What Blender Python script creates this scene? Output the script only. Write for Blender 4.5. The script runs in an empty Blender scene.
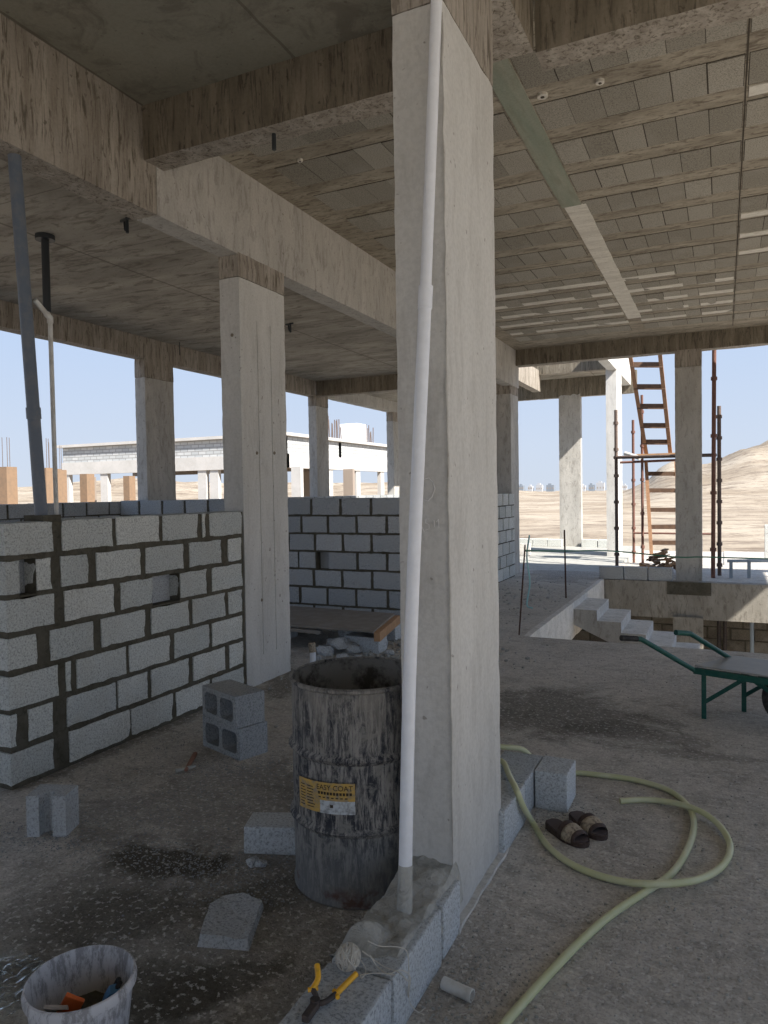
import bpy, bmesh, math, random
from mathutils import Vector, Matrix, noise
random.seed(7)
S = bpy.context.scene
C = S.collection
PI = math.pi
# ------------------------------------------------------------------ camera
f = 723.0; H = 1.63
yaw = math.radians(25.2); pitch = math.atan(20 / f); roll = math.radians(0.9)
F0 = Vector((-math.sin(yaw), math.cos(yaw), 0)); R0 = Vector((math.cos(yaw), math.sin(yaw), 0))
FW = F0 * math.cos(pitch) - Vector((0, 0, 1)) * math.sin(pitch)
U0 = R0.cross(FW)
RT = R0 * math.cos(roll) - U0 * math.sin(roll)
UP = U0 * math.cos(roll) + R0 * math.sin(roll)
CAM = Vector((0, 0, H))
def G(px, py, z=0.0):
    """point at height z seen at that place of the photograph (used to measure the site)"""
    d = FW + RT * ((px - 384) / f) - UP * ((py - 512) / f)
    return CAM + d * ((z - H) / d.z)
def PX(px, py, x):
    d = FW + RT * ((px - 384) / f) - UP * ((py - 512) / f)
    return CAM + d * (x / d.x)
def PY(px, py, y):
    d = FW + RT * ((px - 384) / f) - UP * ((py - 512) / f)
    return CAM + d * (y / d.y)
def HZ(py, x, y):
    """height above (x, y) that projects to row py"""
    lo, hi = -6.0, 14.0
    for _ in range(50):
        m = (lo + hi) / 2
        v = Vector((x, y, m)) - CAM
        r = 512 - f * v.dot(UP) / v.dot(FW)
        if r > py: lo = m
        else: hi = m
    return lo
cd = bpy.data.cameras.new('camera'); co = bpy.data.objects.new('camera', cd); C.objects.link(co)
cd.sensor_fit = 'VERTICAL'; cd.sensor_height = 24.0; cd.lens = f / 1024 * 24.0; cd.clip_end = 3000
M3 = Matrix((RT, UP, -FW)).transposed(); co.matrix_world = Matrix.Translation(CAM) @ M3.to_4x4()
S.camera = co
S.view_settings.view_transform = 'Standard'; S.view_settings.look = 'None'
S.view_settings.gamma = 1.0; S.view_settings.use_curve_mapping = False
S.view_settings.exposure = 0.3
try:
    S.cycles.max_bounces = 10; S.cycles.diffuse_bounces = 7; S.cycles.glossy_bounces = 3
    S.cycles.use_denoising = True; S.cycles.sample_clamp_indirect = 8.0
except Exception: pass
# ------------------------------------------------------------------ materials
class NT:
    def __init__(s, name, rough=0.9, spec=0.2, metal=0.0):
        s.m = bpy.data.materials.new(name); s.m.use_nodes = True
        s.t = s.m.node_tree; s.b = s.t.nodes['Principled BSDF']
        s.b.inputs['Roughness'].default_value = rough
        s.b.inputs['Specular IOR Level'].default_value = spec
        s.b.inputs['Metallic'].default_value = metal
    def n(s, typ, **kw):
        q = s.t.nodes.new(typ)
        for k, v in kw.items():
            if hasattr(q, k) and k not in ('Scale',): setattr(q, k, v)
            else: q.inputs[k].default_value = v
        return q
    def l(s, a, b): s.t.links.new(a, b)
    def pos(s, scale=(1, 1, 1), obj=False):
        if obj: g = s.n('ShaderNodeTexCoord').outputs['Object']
        else: g = s.n('ShaderNodeNewGeometry').outputs['Position']
        mp = s.n('ShaderNodeMapping'); mp.inputs['Scale'].default_value = scale
        s.l(g, mp.inputs['Vector']); return mp.outputs['Vector']
    def noise(s, vec, scale, detail=4, rough=.55, dist=0):
        q = s.n('ShaderNodeTexNoise'); q.inputs['Scale'].default_value = scale
        q.inputs['Detail'].default_value = detail; q.inputs['Roughness'].default_value = rough
        q.inputs['Distortion'].default_value = dist
        s.l(vec, q.inputs['Vector']); return q.outputs['Fac']
    def ramp(s, fac, stops):
        q = s.n('ShaderNodeValToRGB'); e = q.color_ramp.elements
        while len(e) < len(stops): e.new(.5)
        for k, (p, c) in enumerate(stops):
            e[k].position = p
            e[k].color = (c, c, c, 1) if isinstance(c, (int, float)) else (*c, 1)
        s.l(fac, q.inputs['Fac']); return q.outputs['Color']
    def mix(s, fac, a, b, mode='MIX'):
        q = s.n('ShaderNodeMix', data_type='RGBA', blend_type=mode)
        for v, i in ((fac, 0), (a, 6), (b, 7)):
            if isinstance(v, (int, float)): q.inputs[i].default_value = v
            elif isinstance(v, tuple): q.inputs[i].default_value = (*v, 1)
            else: s.l(v, q.inputs[i])
        return q.outputs[2]
    def math(s, op, a, b=None, c=None):
        q = s.n('ShaderNodeMath', operation=op)
        for i, v in enumerate((a, b, c)):
            if v is None: continue
            if isinstance(v, (int, float)): q.inputs[i].default_value = v
            else: s.l(v, q.inputs[i])
        return q.outputs[0]
    def bump(s, h, strength=.4, dist=.01):
        q = s.n('ShaderNodeBump'); q.inputs['Strength'].default_value = strength; q.inputs['Distance'].default_value = dist
        s.l(h, q.inputs['Height']); s.l(q.outputs['Normal'], s.b.inputs['Normal'])
    def col(s, c):
        if isinstance(c, tuple): s.b.inputs['Base Color'].default_value = (*c, 1)
        else: s.l(c, s.b.inputs['Base Color'])
        return s.m

def concrete(name, c1, c2, stain=(.12, .10, .08), st=.35, streak=(1, 1, 1), sc=2.2, bump=.35, seams=None):
    k = NT(name)
    big = k.noise(k.pos(streak), sc, 5, .6, .4)
    c = k.mix(k.ramp(big, [(.32, 0.), (.68, 1.)]), c1, c2)
    fine = k.noise(k.pos(), 55, 3, .6)
    c = k.mix(.24, c, k.ramp(fine, [(.38, .62), (.58, 1.)]), 'MULTIPLY')
    s2 = k.noise(k.pos(tuple(v * 1.7 for v in streak)), sc * 2.3, 6, .7, .8)
    c = k.mix(k.math('MULTIPLY', k.ramp(s2, [(.51, 0.), (.63, 1.)]), st), c, stain)
    pit = k.noise(k.pos(), 24, 2, .5)
    c = k.mix(k.math('MULTIPLY', k.ramp(pit, [(.70, 0.), (.74, 1.)]), .55), c, stain)
    if seams:
        for ax, per, off, w in seams:
            sx = k.n('ShaderNodeSeparateXYZ'); g = k.n('ShaderNodeNewGeometry'); k.l(g.outputs['Position'], sx.inputs[0])
            wob = k.noise(k.pos(), 3.0, 2)
            v = k.math('ADD', sx.outputs[ax], k.math('MULTIPLY', wob, .03))
            fr = k.math('FRACT', k.math('DIVIDE', k.math('SUBTRACT', v, off), per))
            ln = k.math('LESS_THAN', fr, w / per)
            c = k.mix(k.math('MULTIPLY', ln, .6), c, stain)
    k.bump(k.math('ADD', k.math('MULTIPLY', fine, .5), k.math('MULTIPLY', s2, 1.2)), bump, .01)
    return k.col(c)

def plain(name, c, rough=.6, metal=0., spec=.3, dirt=None, dsc=30, damt=.5, bump=0):
    k = NT(name, rough, spec, metal)
    n1 = k.noise(k.pos(obj=True), dsc, 5, .65)
    if dirt: c2 = k.mix(k.math('MULTIPLY', k.ramp(n1, [(.45, 0.), (.62, 1.)]), damt), c, dirt)
    else: c2 = k.mix(.35, c, k.ramp(n1, [(.3, .75), (.7, 1.)]), 'MULTIPLY')
    if bump: k.bump(n1, bump, .004)
    return k.col(c2)

def blockmat(name, lo, hi, sc=1.0):
    k = NT(name, .95, .1)
    g = k.n('ShaderNodeNewGeometry')
    r = k.ramp(g.outputs['Random Per Island'], [(0., lo), (1., hi)])
    p = k.pos()
    agg = k.noise(p, 95 * sc, 4, .75)
    c = k.mix(.75, r, k.ramp(agg, [(.38, .40), (.48, .9), (.60, 1.12)]), 'MULTIPLY')
    dust = k.noise(p, 3.2, 4, .6)
    c = k.mix(k.math('MULTIPLY', k.ramp(dust, [(.5, 0.), (.75, 1.)]), .35), c, (.40, .38, .34))
    k.bump(agg, .9, .005)
    return k.col(c)

M = {}
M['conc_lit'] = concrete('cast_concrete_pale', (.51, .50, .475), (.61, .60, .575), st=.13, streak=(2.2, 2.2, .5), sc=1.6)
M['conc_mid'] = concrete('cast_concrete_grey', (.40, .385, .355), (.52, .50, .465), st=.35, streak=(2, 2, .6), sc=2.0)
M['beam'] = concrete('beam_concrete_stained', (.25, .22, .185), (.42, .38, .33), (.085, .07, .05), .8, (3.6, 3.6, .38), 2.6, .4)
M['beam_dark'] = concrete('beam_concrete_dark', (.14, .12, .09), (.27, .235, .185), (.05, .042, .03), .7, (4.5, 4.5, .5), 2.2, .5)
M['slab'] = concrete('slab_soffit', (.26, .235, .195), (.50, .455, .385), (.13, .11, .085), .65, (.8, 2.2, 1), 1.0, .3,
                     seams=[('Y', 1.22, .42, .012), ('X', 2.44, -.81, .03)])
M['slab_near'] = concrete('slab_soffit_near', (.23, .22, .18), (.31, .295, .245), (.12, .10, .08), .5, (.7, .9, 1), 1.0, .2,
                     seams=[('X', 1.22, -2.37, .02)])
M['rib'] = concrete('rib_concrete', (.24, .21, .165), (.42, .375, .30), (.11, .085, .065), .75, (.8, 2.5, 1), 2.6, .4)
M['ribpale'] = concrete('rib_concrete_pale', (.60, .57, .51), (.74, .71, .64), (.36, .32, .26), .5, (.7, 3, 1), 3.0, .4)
M['green'] = concrete('shutter_green_concrete', (.23, .27, .215), (.34, .34, .275), (.2, .2, .15), .4, (3, .5, 1), 1.5, .3)
M['hblock'] = blockmat('ceiling_block', (.27, .25, .21), (.38, .355, .305))
M['hblock_dark'] = plain('block_gap', (.07, .058, .045), .95)
M['block'] = blockmat('wall_block', (.47, .49, .475), (.63, .64, .61))
M['block_blue'] = blockmat('wall_block_bluish', (.35, .37, .385), (.47, .485, .495))
M['block_far'] = blockmat('far_block', (.42, .44, .45), (.52, .53, .53), .25)
M['block_pale'] = blockmat('kerb_block', (.45, .48, .505), (.57, .595, .61))
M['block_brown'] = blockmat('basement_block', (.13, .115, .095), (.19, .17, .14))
k = NT('far_blockwork', .95, .1); g_ = k.n('ShaderNodeNewGeometry'); sp_ = k.n('ShaderNodeSeparateXYZ'); k.l(g_.outputs['Position'], sp_.inputs[0])
cb = k.n('ShaderNodeCombineXYZ'); k.l(k.math('ADD', sp_.outputs[0], sp_.outputs[1]), cb.inputs[0]); k.l(sp_.outputs[2], cb.inputs[1])
br = k.n('ShaderNodeTexBrick'); k.l(cb.outputs[0], br.inputs['Vector']); br.inputs['Scale'].default_value = 1.0
br.inputs['Brick Width'].default_value = .8; br.inputs['Row Height'].default_value = .3; br.inputs['Mortar Size'].default_value = .035
br.inputs['Color1'].default_value = (.40, .42, .43, 1); br.inputs['Color2'].default_value = (.52, .53, .53, 1); br.inputs['Mortar'].default_value = (.27, .27, .27, 1)
M['villa_block'] = k.col(br.outputs['Color'])
M['mortar'] = concrete('dark_mortar', (.075, .068, .05), (.125, .115, .09), (.04, .035, .025), .5, (1, 1, 1), 6, .8)
M['conc_dim'] = concrete('weathered_concrete', (.27, .25, .215), (.38, .355, .31), (.13, .11, .09), .6, (2, 2, .6), 2.0, .4)
M['cement'] = concrete('cement_render', (.34, .34, .315), (.46, .45, .415), (.2, .2, .175), .4, (1, 1, 1), 5, .9)
M['stair'] = concrete('stair_concrete', (.58, .56, .52), (.74, .71, .67), (.25, .22, .18), .4, (1, 1, 1), 5, .5)
M['white_pvc'] = plain('white_pvc', (.78, .80, .84), .35, spec=.5)
M['dirty_pvc'] = plain('dusty_white_pvc', (.62, .61, .58), .5, dirt=(.35, .33, .28), dsc=12)
M['grey_pvc'] = plain('grey_pvc', (.115, .14, .18), .45, spec=.4, dirt=(.2, .2, .2), dsc=14, damt=.4)
M['dark_pvc'] = plain('dark_pvc', (.035, .04, .045), .5)
M['steel_dark'] = plain('dark_steel', (.05, .045, .045), .6, dirt=(.12, .08, .06))
M['rebar'] = plain('rebar_rust', (.09, .045, .03), .8, dirt=(.03, .02, .02), dsc=60)
M['rust'] = plain('scaffold_rust', (.17, .085, .065), .8, dirt=(.10, .05, .04), dsc=25)
M['scaf'] = plain('scaffold_dark', (.11, .085, .075), .75, dirt=(.2, .13, .1), dsc=25)
M['wood'] = plain('ladder_wood', (.35, .20, .115), .85, dirt=(.22, .12, .07), dsc=16)
M['rungw'] = plain('rung_wood', (.13, .08, .055), .85, dirt=(.22, .13, .08), dsc=16)
M['ply'] = plain('plywood_grey', (.23, .20, .17), .85, dirt=(.3, .28, .25), dsc=8)
M['timber'] = plain('raw_timber', (.45, .27, .15), .85, dirt=(.3, .18, .1), dsc=14)
M['formply'] = plain('formwork_ochre', (.25, .165, .105), .85, dirt=(.18, .13, .09), dsc=6)
M['green_paint'] = plain('barrow_green', (.008, .07, .055), .4, dirt=(.05, .11, .09), dsc=20, damt=.35)
M['pan'] = plain('barrow_tray_metal', (.30, .30, .29), .5, metal=.3, dirt=(.38, .36, .33), dsc=8)
M['rubber'] = plain('black_rubber', (.02, .02, .02), .75, dirt=(.10, .09, .08), dsc=20, damt=.4)
M['rope_green'] = plain('green_line', (.05, .17, .11), .7)
M['rope_cyan'] = plain('cyan_hose', (.35, .60, .60), .6)
M['bluegrey'] = plain('bluegrey_paint', (.32, .38, .44), .6)
M['twine'] = plain('cream_twine', (.55, .52, .46), .9, dsc=80)
M['yellow'] = plain('yellow_grip', (.80, .42, .03), .4, dirt=(.45, .25, .05), dsc=60, damt=.4)
M['leather'] = plain('brown_leather', (.055, .035, .03), .6, dirt=(.12, .09, .08), dsc=40)
M['strapm'] = plain('tan_strap', (.42, .35, .26), .8, dirt=(.12, .09, .07), dsc=70, damt=.8)
M['insole'] = plain('insole', (.085, .065, .065), .6)
M['orange'] = plain('orange_print', (.62, .13, .03), .5)
M['paper'] = plain('pale_paper', (.62, .58, .56), .6, dirt=(.25, .22, .2), dsc=20)
M['bluelid'] = plain('blue_plastic', (.08, .22, .42), .4)
M['tank'] = plain('white_tank', (.8, .8, .8), .5)
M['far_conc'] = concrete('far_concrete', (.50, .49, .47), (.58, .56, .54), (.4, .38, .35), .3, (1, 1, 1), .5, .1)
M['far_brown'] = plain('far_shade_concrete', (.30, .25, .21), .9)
M['hammer_wood'] = plain('handle_wood', (.30, .16, .11), .7)
M['house_white_hazed'] = plain('house_white_hazed', (.42, .43, .45), .9)  # both town house tones are greyed, distance haze mixed into the colour
M['house_grey_hazed'] = plain('house_grey_hazed', (.22, .25, .29), .9)
M['grit'] = plain('grit', (.27, .28, .285), .95)
M['chalk'] = plain('chalk', (.70, .69, .68), .95)
# hose with pale green line
k = NT('hose_cream', .45, .4); k.col(k.mix(k.ramp(k.noise(k.pos(), 7, 4), [(.4, 0.), (.65, 1.)]), (.52, .53, .30), (.60, .60, .40))); M['hose'] = k.m
# drum
k = NT('cement_caked_steel', .65, .35)
p = k.pos((9, 9, 1.5), obj=True)
a = k.noise(p, 5.0, 8, .78, .35)
c = k.mix(k.ramp(a, [(.44, 0.), (.50, .35), (.57, 1.)]), (.018, .021, .030), (.27, .255, .235))
b = k.noise(k.pos((1, 1, 1), obj=True), 14, 6, .75, .5)
c = k.mix(k.ramp(b, [(.52, 0.), (.62, .85)]), c, (.22, .21, .19))
sp = k.n('ShaderNodeSeparateXYZ'); tcn = k.n('ShaderNodeTexCoord'); k.l(tcn.outputs['Object'], sp.inputs[0])
z = sp.outputs['Z']
bot = k.ramp(z, [(.0, 1.), (.16, .8), (.34, 0.)])
c = k.mix(k.math('MULTIPLY', bot, .75), c, (.17, .17, .165))
rn = k.noise(k.pos((1, 1, 1), obj=True), 9, 4, .6)
rz = k.ramp(z, [(.0, 1.), (.05, 1.), (.09, 0.)])
c = k.mix(k.math('MULTIPLY', rz, k.ramp(rn, [(.50, 0.), (.60, 1.)])), c, (.09, .05, .038))
top = k.ramp(z, [(.60, 0.), (.80, .65)])
c = k.mix(k.math('MULTIPLY', top, k.ramp(k.noise(k.pos((2, 2, 1), obj=True), 6, 6, .7), [(.40, 0.), (.55, 1.)])), c, (.26, .24, .21))
k.bump(a, .5, .006); k.col(c); M['drum'] = k.m
k = NT('drum_lining', .9, .1); b = k.noise(k.pos(obj=True), 9, 6, .7)
k.col(k.mix(k.ramp(b, [(.45, 0.), (.6, 1.)]), (.26, .245, .22), (.08, .07, .06))); k.bump(b, .5, .01); M['drumin'] = k.m
# bucket
k = NT('cement_stained_plastic', .5, .35); p = k.pos((1, 1, 1), obj=True)
k.col(k.mix(k.ramp(k.noise(k.pos((2, 2, .6), obj=True), 16, 7, .8), [(.48, 0.), (.58, .8)]), (.52, .51, .52), (.20, .19, .19))); M['bucket'] = k.m
# clear plastic scrap
k = NT('clear_plastic', .08, .6); k.b.inputs['Transmission Weight'].default_value = .95; k.b.inputs['IOR'].default_value = 1.08; k.b.inputs['Roughness'].default_value = .2
k.b.inputs['Base Color'].default_value = (.85, .88, .88, 1); M['clear'] = k.m
# floor with damp patches
def floormat(name, c1, c2, patches):
    k = NT(name, .93, .12)
    p = k.pos()
    big = k.noise(p, .9, 6, .62, .5)
    c = k.mix(k.ramp(big, [(.32, 0.), (.68, 1.)]), c1, c2)
    sc = k.noise(k.pos((1, 1.6, 1)), 3.5, 7, .68, .8)
    c = k.mix(k.math('MULTIPLY', k.ramp(sc, [(.50, 0.), (.66, 1.)]), .38), c, tuple(v * .45 for v in c1))
    lite = k.noise(k.pos((1.5, 1, 1)), 2.1, 7, .7, 1.0)
    c = k.mix(k.math('MULTIPLY', k.ramp(lite, [(.52, 0.), (.68, 1.)]), .35), c, (.68, .645, .58))
    sep = k.n('ShaderNodeSeparateXYZ'); k.l(p, sep.inputs[0])
    wob = k.noise(p, 2.2, 6, .7, .6)
    for (x, y, rx, ry, ang, amt, pc) in patches:
        dx = k.math('SUBTRACT', sep.outputs[0], x); dy = k.math('SUBTRACT', sep.outputs[1], y)
        ca, sa = math.cos(ang), math.sin(ang)
        u = k.math('DIVIDE', k.math('ADD', k.math('MULTIPLY', dx, ca), k.math('MULTIPLY', dy, sa)), rx)
        v = k.math('DIVIDE', k.math('SUBTRACT', k.math('MULTIPLY', dy, ca), k.math('MULTIPLY', dx, sa)), ry)
        d = k.math('SQRT', k.math('ADD', k.math('MULTIPLY', u, u), k.math('MULTIPLY', v, v)))
        d = k.math('ADD', d, k.math('MULTIPLY', k.math('SUBTRACT', wob, .5), 2.4))
        m = k.ramp(d, [(.55, 1.), (1.05, 0.)])
        c = k.mix(k.math('MULTIPLY', m, amt), c, pc)
    fine = k.noise(p, 70, 4, .7)
    c = k.mix(.5, c, k.ramp(fine, [(.38, .45), (.52, 1.)]), 'MULTIPLY')
    mid = k.noise(p, 16, 4, .7)
    c = k.mix(.42, c, k.ramp(mid, [(.36, .5), (.55, 1.)]), 'MULTIPLY')
    peb = k.noise(p, 38, 3, .6); c = k.mix(k.math('MULTIPLY', k.ramp(peb, [(.57, 0.), (.63, 1.)]), .5), c, (.74, .71, .66))
    k.bump(k.math('ADD', fine, k.math('MULTIPLY', mid, 2.0)), .7, .012)
    return k.col(c)
def pt(px, py, rx, ry, ang, amt, c):
    g = G(px, py); return (g.x, g.y, rx, ry, ang, amt, c)
DK = (.085, .075, .055)
M['floor'] = floormat('site_floor', (.47, .435, .39), (.62, .58, .525), [
    pt(140, 935, 1.15, .8, .3, .60, (.16, .15, .125)), pt(230, 800, 1.0, .6, .5, .45, (.19, .18, .16)), pt(168, 862, .34, .16, .2, .85, DK), pt(120, 915, .40, .22, .6, .6, DK), pt(95, 990, .5, .22, .2, .65, (.075, .065, .045)),
    pt(250, 900, .5, .12, .9, .45, DK), pt(215, 985, .35, .12, .9, .6, DK), pt(300, 680, .5, .6, 0, .55, DK), pt(560, 712, .85, .7, 0, .62, (.085, .08, .065)),
    pt(640, 735, .6, .22, -.1, .4, (.11, .10, .085)), pt(118, 745, .14, 1.1, 0, .5, DK), pt(700, 755, .5, .1, .1, .4, (.12, .11, .09)),
    pt(565, 575, 1.0, 1.6, .2, .45, (.13, .13, .13)), pt(480, 940, .13, .5, 0, .4, (.42, .39, .35)), pt(330, 790, .5, .4, 0, .35, DK)])
k = NT('desert_sand', .97, .05); p = k.pos()
c = k.mix(k.ramp(k.noise(p, .03, 6, .65, .5), [(.40, 0.), (.60, 1.)]), (.31, .25, .185), (.44, .375, .295))
c = k.mix(k.ramp(k.noise(k.pos((1, 1.6, 1)), .16, 9, .8, .6), [(.49, 0.), (.60, .85)]), c, (.17, .13, .10))
c = k.mix(.5, c, k.ramp(k.noise(p, 1.7, 5, .7), [(.3, .65), (.6, 1.)]), 'MULTIPLY')
k.bump(k.noise(p, .3, 7, .7), .8, .4); k.col(c); M['sand'] = k.m
# ------------------------------------------------------------------ mesh helpers
def link(name, bm, mats, parent=None, smooth=False, origin=None):
    me = bpy.data.meshes.new(name)
    if isinstance(mats, str): mats = [mats]
    if origin is None and parent is None:
        vs = [v.co for v in bm.verts]
        origin = Vector(((min(v.x for v in vs) + max(v.x for v in vs)) / 2, (min(v.y for v in vs) + max(v.y for v in vs)) / 2, min(v.z for v in vs)))
    if parent is not None:
        origin = Vector(WL[parent.name])
    bmesh.ops.translate(bm, verts=bm.verts, vec=-Vector(origin))
    bmesh.ops.recalc_face_normals(bm, faces=bm.faces)
    if smooth:
        for fc in bm.faces: fc.smooth = True
    bm.to_mesh(me); bm.free()
    for m in mats: me.materials.append(M[m])
    if smooth:
        try: me.set_sharp_from_angle(angle=math.radians(38))
        except Exception: pass
    o = bpy.data.objects.new(name, me); C.objects.link(o)
    if parent is not None:
        o.parent = parent
    else: o.location = origin
    WL[o.name] = tuple(origin)
    return o
WL = {}
def thing(name, label, cat, loc, group=None):
    o = bpy.data.objects.new(name, None); C.objects.link(o); o.location = loc; o.empty_display_size = .1
    WL[o.name] = tuple(loc)
    return tag(o, label, cat, group)
def tag(o, label, cat, group=None, kind=None):
    o['label'] = label; o['category'] = cat
    if group: o['group'] = group
    if kind: o['kind'] = kind
    return o
def struct(o): o['kind'] = 'structure'; return o
def box(bm, a, b, mi=0, jit=0., bev=0.):
    vs = []
    for z in (a[2], b[2]):
        for x, y in ((a[0], a[1]), (b[0], a[1]), (b[0], b[1]), (a[0], b[1])):
            vs.append(bm.verts.new((x + random.uniform(-jit, jit), y + random.uniform(-jit, jit), z + random.uniform(-jit, jit))))
    q = [bm.faces.new([vs[i] for i in ix]) for ix in ((0, 3, 2, 1), (4, 5, 6, 7), (0, 1, 5, 4), (1, 2, 6, 5), (2, 3, 7, 6), (3, 0, 4, 7))]
    for x in q: x.material_index = mi
    if bev:
        es = list({e for x in q for e in x.edges})
        r = bmesh.ops.bevel(bm, geom=es, offset=bev, segments=2, affect='EDGES', profile=.6)
        for x in r['faces']: x.material_index = mi
    return vs
def obox(bm, c, ax, ay, az, s, mi=0, bev=0.):
    """box centred on c with half sizes s along axes"""
    ax, ay, az = (Vector(v).normalized() for v in (ax, ay, az))
    vs = []
    for k in (-1, 1):
        for i, j in ((-1, -1), (1, -1), (1, 1), (-1, 1)):
            vs.append(bm.verts.new(Vector(c) + ax * i * s[0] + ay * j * s[1] + az * k * s[2]))
    q = [bm.faces.new([vs[i] for i in ix]) for ix in ((0, 3, 2, 1), (4, 5, 6, 7), (0, 1, 5, 4), (1, 2, 6, 5), (2, 3, 7, 6), (3, 0, 4, 7))]
    for x in q: x.material_index = mi
    if bev:
        es = list({e for x in q for e in x.edges})
        r = bmesh.ops.bevel(bm, geom=es, offset=bev, segments=2, affect='EDGES', profile=.6)
        for x in r['faces']: x.material_index = mi
def tube(bm, pts, r, n=12, mi=0, cap=True, rs=None):
    pts = [Vector(p) for p in pts]; rings = []
    t0 = (pts[1] - pts[0]).normalized()
    up = Vector((0, 0, 1)) if abs(t0.z) < .9 else Vector((1, 0, 0))
    a = t0.cross(up).normalized()
    for i, p in enumerate(pts):
        t = (pts[min(i + 1, len(pts) - 1)] - pts[max(i - 1, 0)]).normalized()
        a = (a - t * a.dot(t)).normalized(); b = t.cross(a)
        rr = rs[i] if rs else r
        rings.append([bm.verts.new(p + a * math.cos(2 * PI * j / n) * rr + b * math.sin(2 * PI * j / n) * rr) for j in range(n)])
    for i in range(len(rings) - 1):
        for j in range(n):
            bm.faces.new((rings[i][j], rings[i][(j + 1) % n], rings[i + 1][(j + 1) % n], rings[i + 1][j])).material_index = mi
    if cap:
        bm.faces.new(rings[0][::-1]).material_index = mi; bm.faces.new(rings[-1]).material_index = mi
def lathe(bm, c, prof, n=48, mi=0, wob=0):
    rings = []
    for r, z in prof:
        rings.append([bm.verts.new((c[0] + math.cos(2 * PI * j / n) * r * (1 + wob * math.sin(3 * j * 2 * PI / n + z * 5)), c[1] + math.sin(2 * PI * j / n) * r, c[2] + z)) for j in range(n)])
    for i in range(len(rings) - 1):
        for j in range(n):
            bm.faces.new((rings[i][j], rings[i][(j + 1) % n], rings[i + 1][(j + 1) % n], rings[i + 1][j])).material_index = mi
    return rings
def spline(P, n=10):
    P = [Vector(p) for p in P]; out = []
    Q = [P[0] * 2 - P[1]] + P + [P[-1] * 2 - P[-2]]
    for i in range(1, len(Q) - 2):
        for k in range(n):
            t = k / n
            out.append(.5 * ((2 * Q[i]) + (-Q[i - 1] + Q[i + 1]) * t + (2 * Q[i - 1] - 5 * Q[i] + 4 * Q[i + 1] - Q[i + 2]) * t * t + (-Q[i - 1] + 3 * Q[i] - 3 * Q[i + 1] + Q[i + 2]) * t ** 3))
    out.append(P[-1]); return out
def rough_box(bm, a, b, seg=.12, amp=.008, mi=0, edge=.0):
    """cast concrete prism: gridded, edges knocked about by noise"""
    nx, ny, nz = (max(1, min(60, round(abs(b[i] - a[i]) / seg))) for i in range(3))
    vm = {}
    ctr = [(a[i] + b[i]) / 2 for i in range(3)]
    def V(i, j, k):
        key = (i, j, k)
        if key not in vm:
            p = Vector((a[0] + (b[0] - a[0]) * i / nx, a[1] + (b[1] - a[1]) * j / ny, a[2] + (b[2] - a[2]) * k / nz))
            on = (i in (0, nx)) + (j in (0, ny)) + (k in (0, nz))
            d = noise.noise_vector(p * 6.1) * amp
            if on >= 2:
                s = (abs(noise.noise(p * 9.3)) + .15) * edge
                for ax, ed in ((0, i in (0, nx)), (1, j in (0, ny)), (2, k in (0, nz))):
                    if ed: d[ax] -= math.copysign(s, p[ax] - ctr[ax])
            vm[key] = bm.verts.new(p + d)
        return vm[key]
    def quad(*ks): bm.faces.new([V(*q) for q in ks]).material_index = mi
    for i in range(nx):
        for j in range(ny):
            quad((i, j, 0), (i, j + 1, 0), (i + 1, j + 1, 0), (i + 1, j, 0)); quad((i, j, nz), (i + 1, j, nz), (i + 1, j + 1, nz), (i, j + 1, nz))
    for i in range(nx):
        for k_ in range(nz):
            quad((i, 0, k_), (i + 1, 0, k_), (i + 1, 0, k_ + 1), (i, 0, k_ + 1)); quad((i, ny, k_), (i, ny, k_ + 1), (i + 1, ny, k_ + 1), (i + 1, ny, k_))
    for j in range(ny):
        for k_ in range(nz):
            quad((0, j, k_), (0, j, k_ + 1), (0, j + 1, k_ + 1), (0, j + 1, k_)); quad((nx, j, k_), (nx, j + 1, k_), (nx, j + 1, k_ + 1), (nx, j, k_ + 1))
def slab(name, a, b, mat, mi=None):
    bm = bmesh.new(); box(bm, a, b); return struct(link(name, bm, mat, origin=(0, 0, 0)))
# ------------------------------------------------------------------ floors, ceilings
slab('floor', (-8.1, -8, -.25), (6, 7.9, 0), 'floor')
slab('floor', (-8.1, 7.9, -.25), (-2.03, 14.6, 0), 'floor')
slab('floor', (-8.1, 14.6, -.25), (-2.03, 21.4, 0), 'cement')
slab('floor', (-2.03, 13.62, -.25), (6, 16.6, -.002), 'floor')
slab('floor', (-6.2, 7.6, -3.2), (6.2, 15.5, -3.0), 'floor')
# pale cast edge of the stair opening
bm = bmesh.new(); rough_box(bm, (-2.03, 7.9, -.5), (-1.95, 13.4, .012), .2, .006, edge=.01)
struct(link('trim_1', bm, 'stair'))
# ribbed block ceiling
CZ = 4.3
bm = bmesh.new()
box(bm, (-3.6, 3.95, CZ), (4.9, 13.7, CZ + .25), 0)
for k_ in range(-2, 14):
    y0 = 5.07 + .62 * k_
    if y0 < 4.0 or y0 + .4 > 13.4: continue
    for x0, x1 in ((-3.33, -1.40), (-1.19, .128), (.15, 4.8)):
        box(bm, (x0, y0, CZ - .002), (x1, y0 + .4, CZ + .01), 2)
        nb = int((x1 - x0) / .2165); w = (x1 - x0) / nb
        for i in range(nb):
            dz = random.uniform(.003, .010)
            g = random.choice((.002, .003, .005))
            box(bm, (x0 + i * w + g, y0 + random.uniform(0, .012), CZ - dz), (x0 + (i + 1) * w - g, y0 + .4 - random.uniform(0, .012), CZ + .01), 1, .0007)
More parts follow.
